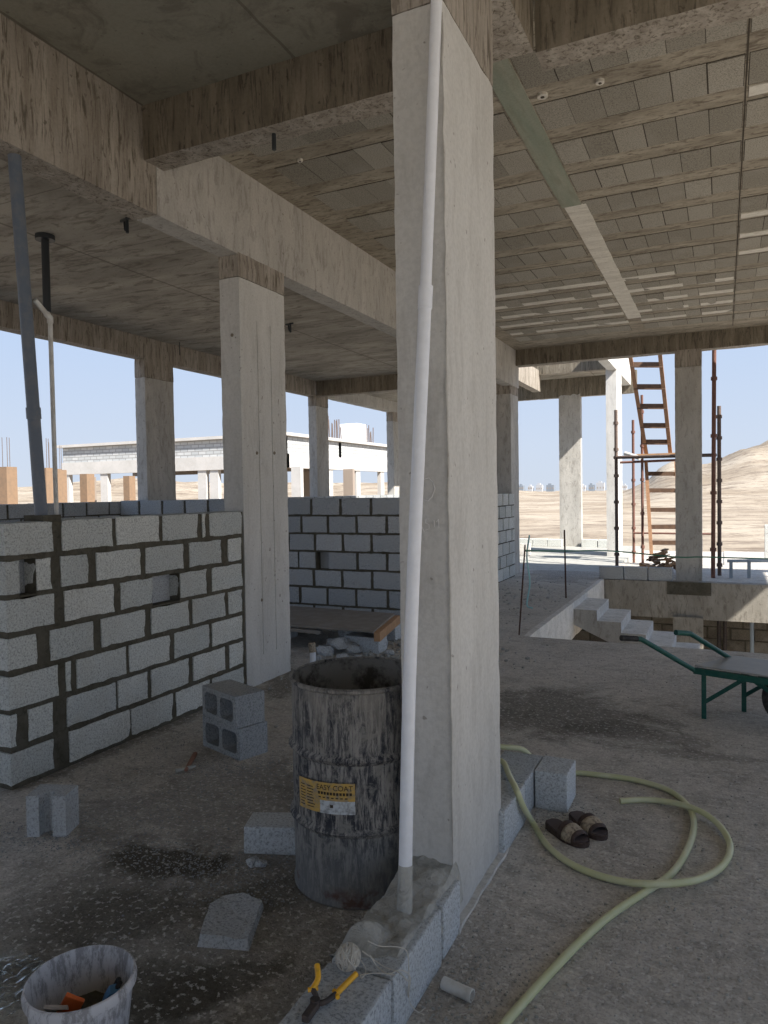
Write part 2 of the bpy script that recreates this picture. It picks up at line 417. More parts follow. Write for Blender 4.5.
# formwork strip flush with the ribs: green board stain near, pale concrete far
rough_box(bm, (-1.38, 4.05, CZ - .010), (-1.20, 7.0, CZ + .01), .2, .003, 3)
rough_box(bm, (-1.36, 7.0, CZ - .010), (-1.16, 12.0, CZ + .01), .2, .003, 4)
for i in range(5):
    y = 9.72 + .62 * i - .05
    rough_box(bm, (-3.3, y, CZ - .009), (-1.38, y + .15, CZ + .01), .14, .003, 4)
    rough_box(bm, (-1.18, y, CZ - .009), (-.55 + .1 * math.sin(i * 7), y + .14, CZ + .01), .14, .003, 4)
    if i: rough_box(bm, (-.30, y, CZ - .009), (.12, y + .15, CZ + .01), .14, .003, 4)
for i, y in enumerate((5.49, 7.97, 8.6, 9.22)):
    rough_box(bm, (.16, y, CZ - .009), (1.2, y + .13, CZ + .01), .14, .003, 4)
rough_box(bm, (.134, 4.1, CZ - .003), (.144, 13.4, CZ + .01), .2, .003, 2)
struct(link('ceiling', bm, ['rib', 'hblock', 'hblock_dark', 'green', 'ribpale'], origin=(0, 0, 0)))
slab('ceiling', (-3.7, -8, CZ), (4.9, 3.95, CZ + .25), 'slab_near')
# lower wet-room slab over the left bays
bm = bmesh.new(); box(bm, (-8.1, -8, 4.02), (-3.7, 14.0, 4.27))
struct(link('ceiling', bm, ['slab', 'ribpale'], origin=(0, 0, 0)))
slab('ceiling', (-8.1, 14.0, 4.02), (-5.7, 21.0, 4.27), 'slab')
# ------------------------------------------------------------------ beams
def beam(a, b, mat, label, seg=.1, amp=.005, edge=.008, cap=None):
    bm = bmesh.new(); rough_box(bm, a, b, seg, amp, 0, edge)
    for fc in bm.faces:
        if fc.calc_center_median().z < a[2] + .02: fc.material_index = 1
    return tag(link('concrete_beam', bm, [mat, 'beam' if mat == 'beam_dark' else mat]), label, 'beam', 'cast concrete beams of the frame')
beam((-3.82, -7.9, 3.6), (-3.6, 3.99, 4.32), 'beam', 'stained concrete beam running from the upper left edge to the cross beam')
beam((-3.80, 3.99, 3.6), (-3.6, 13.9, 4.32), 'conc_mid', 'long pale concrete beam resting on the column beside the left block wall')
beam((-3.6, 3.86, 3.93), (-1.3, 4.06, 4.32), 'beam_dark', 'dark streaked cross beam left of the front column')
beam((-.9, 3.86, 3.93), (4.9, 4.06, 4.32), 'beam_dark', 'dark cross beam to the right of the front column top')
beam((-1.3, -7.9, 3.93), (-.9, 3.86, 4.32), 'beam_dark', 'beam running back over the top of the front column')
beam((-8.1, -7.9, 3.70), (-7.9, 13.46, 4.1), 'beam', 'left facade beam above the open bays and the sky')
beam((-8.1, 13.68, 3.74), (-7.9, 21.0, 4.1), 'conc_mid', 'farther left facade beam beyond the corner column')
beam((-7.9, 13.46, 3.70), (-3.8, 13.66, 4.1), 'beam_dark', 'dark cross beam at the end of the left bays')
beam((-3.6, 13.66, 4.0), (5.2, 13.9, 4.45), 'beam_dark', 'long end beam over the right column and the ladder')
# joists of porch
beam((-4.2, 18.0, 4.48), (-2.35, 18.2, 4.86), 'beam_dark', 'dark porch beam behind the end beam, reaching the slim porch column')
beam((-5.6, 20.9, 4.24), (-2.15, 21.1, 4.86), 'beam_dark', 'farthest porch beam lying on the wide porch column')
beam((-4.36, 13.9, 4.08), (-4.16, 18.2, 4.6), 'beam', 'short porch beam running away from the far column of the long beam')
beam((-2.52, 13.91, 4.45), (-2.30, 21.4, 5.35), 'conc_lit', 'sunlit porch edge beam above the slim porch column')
slab('ceiling', (-5.6, 18.2, 4.78), (-2.52, 21.1, 4.98), 'slab')
# ------------------------------------------------------------------ columns
def column(a, b, mat, label, cap=None, seg=.07, amp=.003, edge=.006, extra=None):
    t = thing('concrete_column', label, 'column', ((a[0] + b[0]) / 2, (a[1] + b[1]) / 2, a[2]), 'cast concrete columns')
    bm = bmesh.new(); zt = cap if cap else b[2]
    rough_box(bm, a, (b[0], b[1], zt), seg, amp, 0, edge)
    if extra: extra(bm)
    link('column_shaft', bm, [mat, 'beam', 'cement'], t)
    if cap:
        bm = bmesh.new(); rough_box(bm, (a[0] - .002, a[1] - .002, cap), (b[0] + .002, b[1] + .002, b[2]), seg, amp, 0, edge)
        link('column_head', bm, 'beam', t)
    return t
# front column with board seam lines
def seams_main(bm):
    for y in (2.70,):
        pass
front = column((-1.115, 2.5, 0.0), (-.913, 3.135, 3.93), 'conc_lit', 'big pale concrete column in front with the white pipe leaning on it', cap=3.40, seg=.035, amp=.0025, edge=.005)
# thin ragged lip of grout at the corner and base
bm = bmesh.new()
pts = [(-.915 + random.uniform(-.002, .004), 2.497, z / 40 * 3.35) for z in range(2, 41)]
tube(bm, pts, .004, 5, rs=[random.uniform(.001, .0055) for _ in pts])
link('grout_fin', bm, 'conc_mid', front)
bm = bmesh.new(); rough_box(bm, (-.925, 2.47, -.01), (-.885, 3.16, .014), .025, .011)
link('base_fillet', bm, 'stair', front)
# chalk marks on the shaded face
bm = bmesh.new()
def chalk(ps, r=.0022): tube(bm, [PY(x, y, 2.4955) for x, y in ps], r, 5)
chalk([(423, 480), (429, 478), (433, 482), (435, 489), (432, 497), (428, 501), (424, 500)])
chalk([(429, 519), (426, 519), (425.5, 523), (429, 524.5), (429, 529), (425.5, 530)], .0018)
chalk([(421, 520), (421, 530)], .0018); chalk([(421, 525), (424.5, 532)], .0018)
chalk([(434, 520), (434.5, 527)], .0018); chalk([(438.5, 519), (439, 528)], .0018); chalk([(436.4, 522), (438.5, 519)], .0018)
link('chalk_mark', bm, 'chalk', front)
def seams2(bm):
    for y in (5.16, 5.36): box(bm, (-3.6035, y, .25), (-3.594, y + .006, 3.1), 0, .001)
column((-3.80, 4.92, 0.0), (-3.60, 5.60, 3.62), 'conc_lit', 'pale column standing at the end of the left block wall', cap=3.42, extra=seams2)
c2_ = bpy.data.objects['concrete_column.001']
for px, py in ((257, 453), (274.5, 453), (232, 335), (262, 600)):
    q = PX(px, py, -3.598) if px > 236 else PY(px, py, 4.918); bm = bmesh.new()
    n_ = Vector((1, 0, 0)) if px > 236 else Vector((0, -1, 0))
    tube(bm, [q - n_ * .004, q + n_ * .004], .016, 9, rs=[.016, .013]); link('tie_mark', bm, 'beam_dark', c2_)
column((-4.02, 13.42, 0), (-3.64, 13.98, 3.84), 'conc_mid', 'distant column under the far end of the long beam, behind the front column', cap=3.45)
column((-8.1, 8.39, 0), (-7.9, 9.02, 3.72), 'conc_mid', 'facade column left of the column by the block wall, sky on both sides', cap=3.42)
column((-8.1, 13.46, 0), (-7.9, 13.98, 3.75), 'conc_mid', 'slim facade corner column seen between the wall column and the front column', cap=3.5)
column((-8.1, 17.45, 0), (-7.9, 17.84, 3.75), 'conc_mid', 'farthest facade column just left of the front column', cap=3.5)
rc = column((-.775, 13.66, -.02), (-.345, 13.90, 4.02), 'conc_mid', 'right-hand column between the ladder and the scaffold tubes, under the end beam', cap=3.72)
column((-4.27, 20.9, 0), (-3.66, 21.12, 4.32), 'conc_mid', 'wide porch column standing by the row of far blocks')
column((-2.56, 18.02, 0), (-2.31, 19.0, 4.5), 'conc_lit', 'slim porch column beside the left scaffold tube')
# damp base band of the right column and foundation pier below
bm = bmesh.new(); rough_box(bm, (-.90, 13.40, -.22), (-.20, 13.425, .0), .08, .004)
o = link('cement_patch', bm, 'mortar'); tag(o, 'dark green-grey cement patch on the sunken beam below the right-hand column', 'cement patch')
bm = bmesh.new(); rough_box(bm, (-.80, 13.36, -3.0), (-.33, 13.60, -.60), .15, .004)
tag(link('foundation_pier', bm, 'conc_dim'), 'concrete pier under the sunken beam, behind the stairs', 'pier')
# beam that closes the stair opening
bm = bmesh.new(); rough_box(bm, (-2.03, 13.42, -.64), (6, 13.66, .0), .2, .005, edge=.01)
tag(link('concrete_beam', bm, 'conc_dim'), 'sunken concrete beam behind the stairs, right part in sun', 'beam', 'cast concrete beams of the frame')
# ------------------------------------------------------------------ block walls
def wall_rows(name, u0, u1, fixed, axis, th, rows, holes=(), mat='block', bev=.013, z0=0., pitch=.2135, bh=.19, sgn=1, jit=.004, mort=.012):
    """rows: list (top row first) of block intervals along u; fixed = visible face coordinate"""
    bm = bmesh.new(); n = len(rows)
    def P(u, d, z):
        return (fixed - sgn * d, u, z) if axis == 'y' else (u, fixed - sgn * d, z)
    def bx(ua, ub, da, db, za, zb, mi, j=0, bv=0):
        p, q = P(ua, da, za), P(ub, db, zb)
        a = tuple(min(p[i], q[i]) for i in range(3)); b = tuple(max(p[i], q[i]) for i in range(3))
        box(bm, a, b, mi, j, bv)
    for r, iv in enumerate(rows):
        zb = z0 + (n - 1 - r) * pitch
        hs = [h for h in holes if h[0] == r]
        segs = [(u0, u1)]
        for (_, ha, hb) in hs:
            new = []
            for s in segs:
                if ha > s[0] and hb < s[1]: new += [(s[0], ha), (hb, s[1])]
                else: new.append(s)
            segs = new
        for s in segs: bx(s[0] + .004, s[1] - .004, mort, th - mort, zb, zb + pitch - (.01 if r == 0 else 0), 1)
        for (_, ha, hb) in hs:
            bx(ha, hb, mort, th - mort, zb - .012, zb + .01, 1)
            bx(ha - .004, hb + .004, .105, .13, zb, zb + pitch, 2)
        for (a, b) in iv:
            za_, zb_ = zb + (pitch - bh) + random.uniform(-.003, .003), zb + pitch - random.uniform(0, .004)
            if bev:
                p, q = P(a, 0, za_), P(b, th, zb_)
                rough_box(bm, tuple(min(p[i], q[i]) for i in range(3)), tuple(max(p[i], q[i]) for i in range(3)), .042, .004, 0, bev)
            else: bx(a, b, 0, th, za_, zb_, 0, jit, 0)
    return struct(link(name, bm, [mat, 'mortar', 'block_blue'], origin=(0, 0, 0)))
L = [[(2.70, 3.03), (3.086, 3.487), (3.515, 3.915), (3.945, 4.33), (4.375, 4.42), (4.459, 4.87)],
     [(2.70, 2.794), (2.905, 3.008), (3.071, 3.282), (3.343, 3.73), (3.771, 4.157), (4.219, 4.599), (4.683, 4.862)],
     [(2.70, 3.021), (3.091, 3.487), (3.538, 3.837), (4.113, 4.414), (4.476, 4.864)],
     [(2.70, 2.897), (2.984, 3.312), (3.367, 3.757), (3.812, 4.203), (4.241, 4.636), (4.674, 4.86)],
     [(2.70, 3.035), (3.085, 3.129), (3.167, 3.576), (3.6, 3.997), (4.039, 4.43), (4.462, 4.852)],
     [(2.7, 2.75), (2.822, 2.992), (3.09, 3.479), (3.494, 3.764), (3.797, 4.188), (4.233, 4.62), (4.671, 4.854)],
     [(2.7, 2.991), (3.10, 3.597), (3.605, 4.013), (4.041, 4.427), (4.45, 4.86)]]
wall_rows('wall_left', 2.71, 4.895, -3.58, 'y', .2, L, holes=[(1, 2.80, 2.90), (2, 3.84, 4.11)])
def regular(n, u0, u1, w=.405, off=.2, gap=.034, shift=0.):
    rows = []
    for r in range(n):
        u = u1 - (off if r % 2 else w); iv = [(u + gap / 2, u1)]
        while u > u0 + .02:
            d = random.uniform(-.02, .02) if u - w > u0 else 0
            nu = max(u0, u - w + d)
            if u - nu > .06: iv.append((nu + gap / 2, u - gap / 2))
            u = nu
        rows.append(iv)
    return rows
B = regular(7, -7.88, -3.44)
# missing half block in the fourth course
B[3] = [iv for iv in B[3] if not (iv[0] < -4.72 < iv[1])]
hb = [iv for iv in regular(7, -7.88, -3.44)[3]]
miss = (-4.86, -4.68)
B[3] = [iv for iv in B[3]]
rows3 = []
for iv in B[3]:
    rows3.append(iv)
cov = sorted(rows3); gaps = [(cov[i][1], cov[i + 1][0]) for i in range(len(cov) - 1) if cov[i + 1][0] - cov[i][1] > .1]
for g in gaps:
    if g[1] - g[0] > .25: rows3 += [(g[0] + .02, g[1] - .19)]
    gg = (g[1] - .17, g[1] - .005)
B[3] = rows3
wall_rows('wall_back', -7.88, -3.455, 7.8, 'x', .2, B, holes=[(3, gg[0], gg[1])] if gaps else (), mat='block_blue', sgn=-1, pitch=.2235, bh=.205, bev=.010)
wall_rows('wall_back', 10.6, 13.41, -3.58, 'y', .2, regular(7, 10.6, 13.40), mat='block', pitch=.2235, bh=.205, bev=0)
wall_rows('wall_left', 3.0, 21.0, -7.88, 'y', .2, regular(8, 3.0, 21.0), mat='block_blue', pitch=.1945, bh=.18, bev=0)
slab('wall_basement', (-6.2, 15.3, -3), (6.2, 15.5, -.25), 'block_blue')
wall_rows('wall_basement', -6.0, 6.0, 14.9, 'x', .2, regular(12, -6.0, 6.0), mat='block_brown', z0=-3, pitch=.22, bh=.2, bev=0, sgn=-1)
slab('wall_basement', (6.0, 7.6, -3), (6.2, 15.5, -.25), 'conc_mid')
slab('wall_basement', (-6.2, 7.6, -3), (-6.0, 15.5, -.25), 'conc_mid')
slab('wall_basement', (-6.0, 7.6, -3), (6.0, 7.8, -.25), 'conc_mid')
# ------------------------------------------------------------------ kerb courses under the front column
def blk(bm, a, b, mi=0, ang=0): box(bm, a, b, mi, .004, .010)
bm = bmesh.new()
for y0, y1 in ((1.12, 1.50), (1.515, 1.885), (1.90, 2.29), (2.31, 2.49)): blk(bm, (-1.10, y0, 0), (-.885, y1, .195))
box(bm, (-1.085, 1.13, 0), (-.90, 2.48, .18), 1)
kerb = tag(link('block_kerb', bm, ['block_pale', 'cement'], origin=(-1, 1.8, 0)), 'low blue-grey block kerb in the foreground ending at the front column', 'kerb')
# mortar heap over the kerb at pipe foot
bm = bmesh.new(); n1, n2 = 26, 34
grid = []
for i in range(n1):
    row = []
    for j in range(n2):
        u, v = i / (n1 - 1), j / (n2 - 1)
        x = -1.125 + .238 * u; y = 1.93 + .60 * v
        h = .20 + .018 * math.sin(PI * min(1, max(0, u))) * (.3 + v) + .05 * max(0, v - .72) * 2.2
        h += noise.noise(Vector((x * 14, y * 14, 3))) * .022 + noise.noise(Vector((x * 45, y * 45, 1))) * .009
        h += .05 * math.exp(-((x + 1.06) ** 2 + (y - 2.02) ** 2) / .0022)
        e = min(u, 1 - u) * 9
        if e < 1: h = .10 + (h - .10) * max(.0, e) ** .5
        ev = v * 8
        if ev < 1: h = .185 + (h - .185) * ev
        row.append(bm.verts.new((x, y, h)))
    grid.append(row)
for i in range(n1 - 1):
    for j in range(n2 - 1): bm.faces.new((grid[i][j], grid[i + 1][j], grid[i + 1][j + 1], grid[i][j + 1]))
link('mortar_bed', bm, 'cement', kerb, smooth=True)
bm = bmesh.new()
for y0, y1 in ((3.09, 3.45), (3.465, 3.86)): blk(bm, (-1.10, y0, 0), (-.885, y1, .195))
tag(link('block_kerb', bm, ['block_pale']), 'short block kerb just behind the front column beside the slippers', 'kerb')
def solid_block(a, b, label, mat='block_pale', group='loose concrete blocks', rot=0):
    bm = bmesh.new(); box(bm, a, b, 0, .003, .008)
    o = tag(link('concrete_block', bm, mat), label, 'block', group); o.rotation_euler.z = rot; return o
solid_block((-.88, 3.63, 0), (-.715, 3.86, .197), 'concrete block butted against the far end of the rear kerb, by the slippers')
# ------------------------------------------------------------------ hollow block builder
def hollow_bm(l=.40, h=.20, d=.20, cells=2):
    """front (holes) faces -y, body behind; local origin at left-bottom-front"""
    bm = bmesh.new(); w = .032; mid = .036
    cw = (l - 2 * w - (cells - 1) * mid) / cells
    xs = []
    x = w
    for i in range(cells): xs.append((x, x + cw)); x += cw + mid
    N = 5; r = .025
    def rr(x0, x1, z0, z1, y, sh):
        x0 += sh; x1 -= sh; z0 += sh; z1 -= sh; P = []
        for cx, cz, a0 in ((x1 - r, z0 + r, -90), (x1 - r, z1 - r, 0), (x0 + r, z1 - r, 90), (x0 + r, z0 + r, 180)):
            for q in range(N): P.append((cx + r * math.cos(math.radians(a0 + 90 * q / (N - 1))), y, cz + r * math.sin(math.radians(a0 + 90 * q / (N - 1)))))
        return [bm.verts.new(p) for p in P]
    # outer cells as columns of the face so each cell panel is a ring
    bounds = [0] + [(xs[i][1] + xs[i + 1][0]) / 2 for i in range(cells - 1)] + [l]
    rings = {}
    for y, sh in ((0, 0), (d, .006)):
        for i, (a, b) in enumerate(xs):
            hole = rr(a, b, w, h - w, y, sh)
            o0, o1 = bounds[i], bounds[i + 1]
            outer = []
            for cx, cz, sx, sz in ((o1, 0, 1, -1), (o1, h, 1, 1), (o0, h, -1, 1), (o0, 0, -1, -1)):
                outer.append(bm.verts.new((cx, y, cz)))
            rings[(y, i)] = (hole, outer)
            for q in range(4):
                seg = hole[q * N:(q + 1) * N]
                for t in range(N - 1): bm.faces.new((outer[q], seg[t], seg[t + 1]))
                bm.faces.new((outer[q], seg[-1], hole[((q + 1) % 4) * N], outer[(q + 1) % 4]))
    for i in range(cells):
        hf, of = rings[(0, i)]; hbk, ob = rings[(d, i)]
        for q in range(len(hf)): bm.faces.new((hf[q], hf[(q + 1) % len(hf)], hbk[(q + 1) % len(hf)], hbk[q]))
        for q in range(4):
            if (q == 0 and i < cells - 1) or (q == 2 and i > 0): continue
            bm.faces.new((of[q], of[(q + 1) % 4], ob[(q + 1) % 4], ob[q]))
    bmesh.ops.remove_doubles(bm, verts=bm.verts, dist=.0005)
    bmesh.ops.recalc_face_normals(bm, faces=bm.faces)
    return bm
def place(bm, name, mat, loc, rot, smooth=False):
    me = bpy.data.meshes.new(name); bm.to_mesh(me); bm.free(); me.materials.append(M[mat])
    o = bpy.data.objects.new(name, me); C.objects.link(o); o.location = loc; o.rotation_euler = rot; WL[o.name] = tuple(loc); return o
def coreback(bm, l, h, d):
    box(bm, (.02, d * .80, .02), (l - .02, d * .84, h - .02))
ra = math.atan2(-.14, .42)
bm = hollow_bm(.41, .195, .21); coreback(bm, .41, .195, .21)
o = place(bm, 'hollow_block', 'block_blue', (-3.07, 3.705, 0.0), (0, 0, ra)); tag(o, 'lower hollow block of the stack of two near the drum', 'block', 'loose concrete blocks')
bm = hollow_bm(.40, .195, .21); coreback(bm, .40, .195, .21)
o = place(bm, 'hollow_block', 'block_blue', (-3.075, 3.715, .197), (0, 0, ra - .05)); tag(o, 'upper hollow block of the stack of two near the drum', 'block', 'loose concrete blocks')
# broken U-shaped half block, standing
bm = bmesh.new()
def xbox(x0, x1, y0, y1, z0, z1): box(bm, (x0, y0, z0), (x1, y1, z1), 0, .003, .006)
prof = [(0, 0), (.06, 0), (.065, .045), (.08, .065), (.105, .065), (.12, .045), (.125, 0), (.19, 0), (.19, .14), (0, .14)]
N_ = len(prof); lo = [bm.verts.new((x, y, random.uniform(0, .002))) for x, y in prof]
hi = [bm.verts.new((x, y, .20 + random.uniform(-.006, .004))) for x, y in prof]
prof2 = prof
for i in range(N_): bm.faces.new((lo[i], lo[(i + 1) % N_], hi[(i + 1) % N_], hi[i]))
bm.faces.new(lo[::-1]); bm.faces.new(hi)
o = place(bm, 'broken_block', 'block_blue', (-3.03, 2.36, 0), (0, 0, math.radians(24))); tag(o, 'broken half block with a deep groove standing near the left wall foot', 'block', 'loose concrete blocks')
solid_block((-2.01, 2.70, 0), (-1.66, 2.86, .125), 'concrete block lying on the floor left of the drum foot', rot=.35)
# broken slab piece
bm = bmesh.new()
pr = [G(197, 947), G(249, 951), G(256, 930), G(264, 908), G(243, 900), G(222, 903), G(209, 915)]
lo = [bm.verts.new((p.x, p.y, .0)) for p in pr]
cc = sum((Vector((p.x, p.y, 0)) for p in pr), Vector()) / len(pr)
hi = [bm.verts.new((cc.x + (p.x - cc.x) * .93, cc.y + (p.y - cc.y) * .93 , (.036 + random.uniform(-.010, .010)))) for p in pr]
cv = bm.verts.new((cc.x + .01, cc.y, .026))
n_ = len(pr)
for i in range(n_):
    bm.faces.new((lo[i], lo[(i + 1) % n_], hi[(i + 1) % n_], hi[i])); bm.faces.new((hi[i], hi[(i + 1) % n_], cv))
bm.faces.new(lo[::-1])
bmesh.ops.subdivide_edges(bm, edges=bm.edges, cuts=3, use_grid_fill=True)
for v in bm.verts:
    if v.co.z > .01: v.co += noise.noise_vector(v.co * 26) * .006
tag(link('broken_block', bm, 'block_blue'), 'flat broken block fragment on the damp floor in front of the drum', 'block', 'loose concrete blocks')
# small stones by the block left of the drum
def stone(c, r, name, label, group, mat='block_blue', seed=0, flat=.75):
    bm = bmesh.new(); bmesh.ops.create_icosphere(bm, subdivisions=2, radius=1)
    sx, sy = random.uniform(.8, 1.3), random.uniform(.7, 1.1)
    for v in bm.verts:
        p = v.co.copy(); d = 1 + .45 * noise.noise(p * 1.4 + Vector((seed, seed * 2.3, 0)))
        q = Vector((round(p.x * 2.2) / 2.2, round(p.y * 2.2) / 2.2, round(p.z * 2.2) / 2.2))
        p = p.lerp(q, .45)
        v.co = Vector((p.x * sx * d * r, p.y * sy * d * r, max(-.55, p.z) * d * r * flat))
    zmin = min(v.co.z for v in bm.verts)
    for v in bm.verts: v.co += Vector((c[0], c[1], c[2] - zmin))
    return tag(link(name, bm, mat), label, 'stone', group)
for i, (px, py, r) in enumerate(((253, 865, .028), (261, 866, .022))):
    g = G(px, py); stone(g, r, 'rubble_stone', ('larger' if i == 0 else 'smaller') + ' stone chip in front of the block left of the drum', 'stone chips by the drum', seed=i)
# ------------------------------------------------------------------ rubble heap behind the drum, board bridge
hs = [(326, 655, .10), (340, 648, .12), (352, 653, .11), (363, 645, .10), (350, 636, .13), (374, 652, .08), (331, 645, .07), (384, 645, .07), (368, 632, .10), (390, 655, .06), (318, 660, .05), (343, 660, .07), (358, 661, .06)]
wh = ['leftmost', 'large pale', 'middle', 'tilted', 'topmost', 'right-hand', 'small left', 'flat right', 'rear', 'far right small', 'tiny left', 'front', 'front right']
for i, (px, py, r) in enumerate(hs):
    z = .10 if py < 640 else (.05 if py < 650 else 0)
    g = G(px, py, z); stone(g, r * .8, 'rubble_stone', wh[i] + ' broken concrete lump of the rubble heap behind the drum', 'rubble heap behind the drum', seed=i * 3.1)
t = thing('plank_bridge', 'grey plywood board on a timber batten bridging the pit before the rear block wall', 'board', (-3.8, 6.9, .15))
bm = bmesh.new(); P4 = [Vector((-5.3, 6.45, .22)), Vector((-3.12, 6.35, .25)), Vector((-3.35, 7.35, .25)), Vector((-5.3, 7.6, .22))]
lo = [bm.verts.new(p) for p in P4]; hi = [bm.verts.new(p + Vector((0, 0, .018))) for p in P4]
for i in range(4): bm.faces.new((lo[i], lo[(i + 1) % 4], hi[(i + 1) % 4], hi[i]))
bm.faces.new(lo[::-1]); bm.faces.new(hi); link('board_panel', bm, 'ply', t)
bm = bmesh.new(); obox(bm, (-3.20, 6.85, .205), (-.22, 1, 0), (1, .22, 0), (0, 0, 1), (.50, .03, .045)); link('batten', bm, 'timber', t)
bm = bmesh.new(); obox(bm, (-4.3, 6.43, .20), (1, -.04, 0), (0, 1, 0), (0, 0, 1), (.55, .02, .018)); link('batten', bm, 'ply', t)
for i, (x, y) in enumerate(((-4.6, 6.9), (-3.35, 6.62), (-3.45, 7.25))):
    solid_block((x - .2, y - .1, 0), (x + .2, y + .1, .16 if i else .20), ('left support block under the plywood board', 'front support block under the right end of the plywood board', 'rear support block under the right end of the plywood board')[i], group='blocks under the plywood board')
# short standing pipe stub
bm = bmesh.new(); g = G(313, 668)
tube(bm, [(g.x, g.y, 0), (g.x, g.y, HZ(652, g.x, g.y))], .028, 14); tube(bm, [(g.x, g.y, HZ(652, g.x, g.y)), (g.x - .01, g.y, HZ(643, g.x, g.y))], .034, 14, 1)
tag(link('pipe_stub', bm, ['white_pvc', 'strapm'], smooth=True), 'short pale pipe stub standing upright just behind the drum', 'pipe')
# ------------------------------------------------------------------ drum
dc = (-1.412, 2.715, 0.0)
t = thing('steel_drum', 'open dark steel drum caked with grey cement beside the front column', 'drum', dc)
bm = bmesh.new(); Rr = .285
prof = [(Rr - .008, 0), (Rr, .006), (Rr, .02), (Rr - .006, .03)]
for zz in (.30, .585):
    prof += [(Rr - .004, zz - .02), (Rr + .005, zz - .010), (Rr + .012, zz), (Rr + .005, zz + .010), (Rr - .004, zz + .02)]
prof += [(Rr - .004, .845), (Rr + .006, .852), (Rr + .007, .862), (Rr - .003, .868), (Rr - .008, .86)]
lathe(bm, dc, prof, 72, wob=.004)
link('drum_shell', bm, 'drum', t, smooth=True)
bm = bmesh.new(); rg = lathe(bm, dc, [(Rr - .010, .858), (Rr - .010, .30), (Rr - .02, .06)], 72)
bm.faces.new(rg[-1]); link('drum_lining', bm, 'drumin', t, smooth=True)
# product label patch on the shell
la, lb = None, None
def cyl(a, z, r): return Vector((dc[0] + math.cos(a) * r, dc[1] + math.sin(a) * r, z))
def ang_at(px, py):
    d = FW + RT * ((px - 384) / f) - UP * ((py - 512) / f)
    ox, oy = -dc[0], -dc[1]; A = d.x ** 2 + d.y ** 2; Bq = 2 * (ox * d.x + oy * d.y); Cq = ox * ox + oy * oy - (Rr + .002) ** 2
    q = (-Bq - math.sqrt(max(0, Bq * Bq - 4 * A * Cq))) / (2 * A); p = CAM + d * q
    return math.atan2(p.y - dc[1], p.x - dc[0]), p.z
a0, z0t = ang_at(301, 775); a1, z1t = ang_at(355, 783); _, z1b = ang_at(355, 814); _, z0b = ang_at(304, 806)
if a1 < a0: a1 += 2 * PI
def lab_patch(bm, u0, u1, v0, v1, r, mi, n=14):
    prev = None
    for i in range(n + 1):
        u = u0 + (u1 - u0) * i / n; a = a0 + (a1 - a0) * u
        zt = z0t + (z1t - z0t) * u; zb = z0b + (z1b - z0b) * u
        p = (bm.verts.new(cyl(a, zb + (zt - zb) * v0, r)), bm.verts.new(cyl(a, zb + (zt - zb) * v1, r)))
        if prev: bm.faces.new((prev[0], p[0], p[1], prev[1])).material_index = mi
        prev = p
M['lab_y'] = plain('label_yellow', (.50, .32, .08), .6, dirt=(.24, .21, .17), dsc=34, damt=.85)
M['lab_w'] = plain('label_white', (.50, .53, .55), .6, dirt=(.2, .2, .2), dsc=45, damt=.8)
M['ink'] = plain('label_ink', (.05, .035, .02), .6)
bm = bmesh.new()
lab_patch(bm, 0, 1, 0, 1, Rr + .0095, 0); lab_patch(bm, .45, 1, 0, .42, Rr + .0102, 1)
lbl = link('paper_label', bm, ['lab_y', 'lab_w'], t)
def label_text(s, u0, u1, v0, v1, mat):
    cu = bpy.data.curves.new('txt', 'FONT'); cu.body = s; cu.size = 1; cu.resolution_u = 3
    ob = bpy.data.objects.new('txt', cu); C.objects.link(ob)
    dg = bpy.context.evaluated_depsgraph_get(); me = bpy.data.meshes.new_from_object(ob.evaluated_get(dg))
    bpy.data.objects.remove(ob)
    b2 = bmesh.new(); b2.from_mesh(me); bpy.data.meshes.remove(me)
    bmesh.ops.subdivide_edges(b2, edges=b2.edges, cuts=1)
    xs = [v.co.x for v in b2.verts]; ys = [v.co.y for v in b2.verts]
    x0, x1, y0, y1 = min(xs), max(xs), min(ys), max(ys)
    for v in b2.verts:
        u = u0 + (u1 - u0) * (v.co.x - x0) / (x1 - x0); w = v0 + (v1 - v0) * (v.co.y - y0) / (y1 - y0)
        a = a0 + (a1 - a0) * u; zt = z0t + (z1t - z0t) * u; zb = z0b + (z1b - z0b) * u
        v.co = cyl(a, zb + (zt - zb) * w, Rr + .0112)
    link('label_text', b2, mat, lbl)
# label sub-part parenting: keep as child of the label
WL[lbl.name] = tuple(dc)
label_text('EASY COAT', .40, .97, .76, .93, 'ink')
bm = bmesh.new()
for r_ in range(8):
    lab_patch(bm, .05, .12 + random.uniform(.02, .06), .12 + r_ * .095, .15 + r_ * .095, Rr + .0110, 0, 2)
    lab_patch(bm, .20, .28 + random.uniform(.03, .08), .12 + r_ * .095, .15 + r_ * .095, Rr + .0110, 0, 2)
[lab_patch(bm, .42 + .05 * q, .42 + .05 * q + .034, .61, .70, Rr + .0110, 0, 1) for q in range(11)]; [lab_patch(bm, .43 + .07 * q, .47 + .07 * q, .50, .54, Rr + .0110, 0, 1) for q in range(7)]; lab_patch(bm, .62, .67, .2, .3, Rr + .0110, 0, 2)
link('label_print', bm, 'ink', lbl)
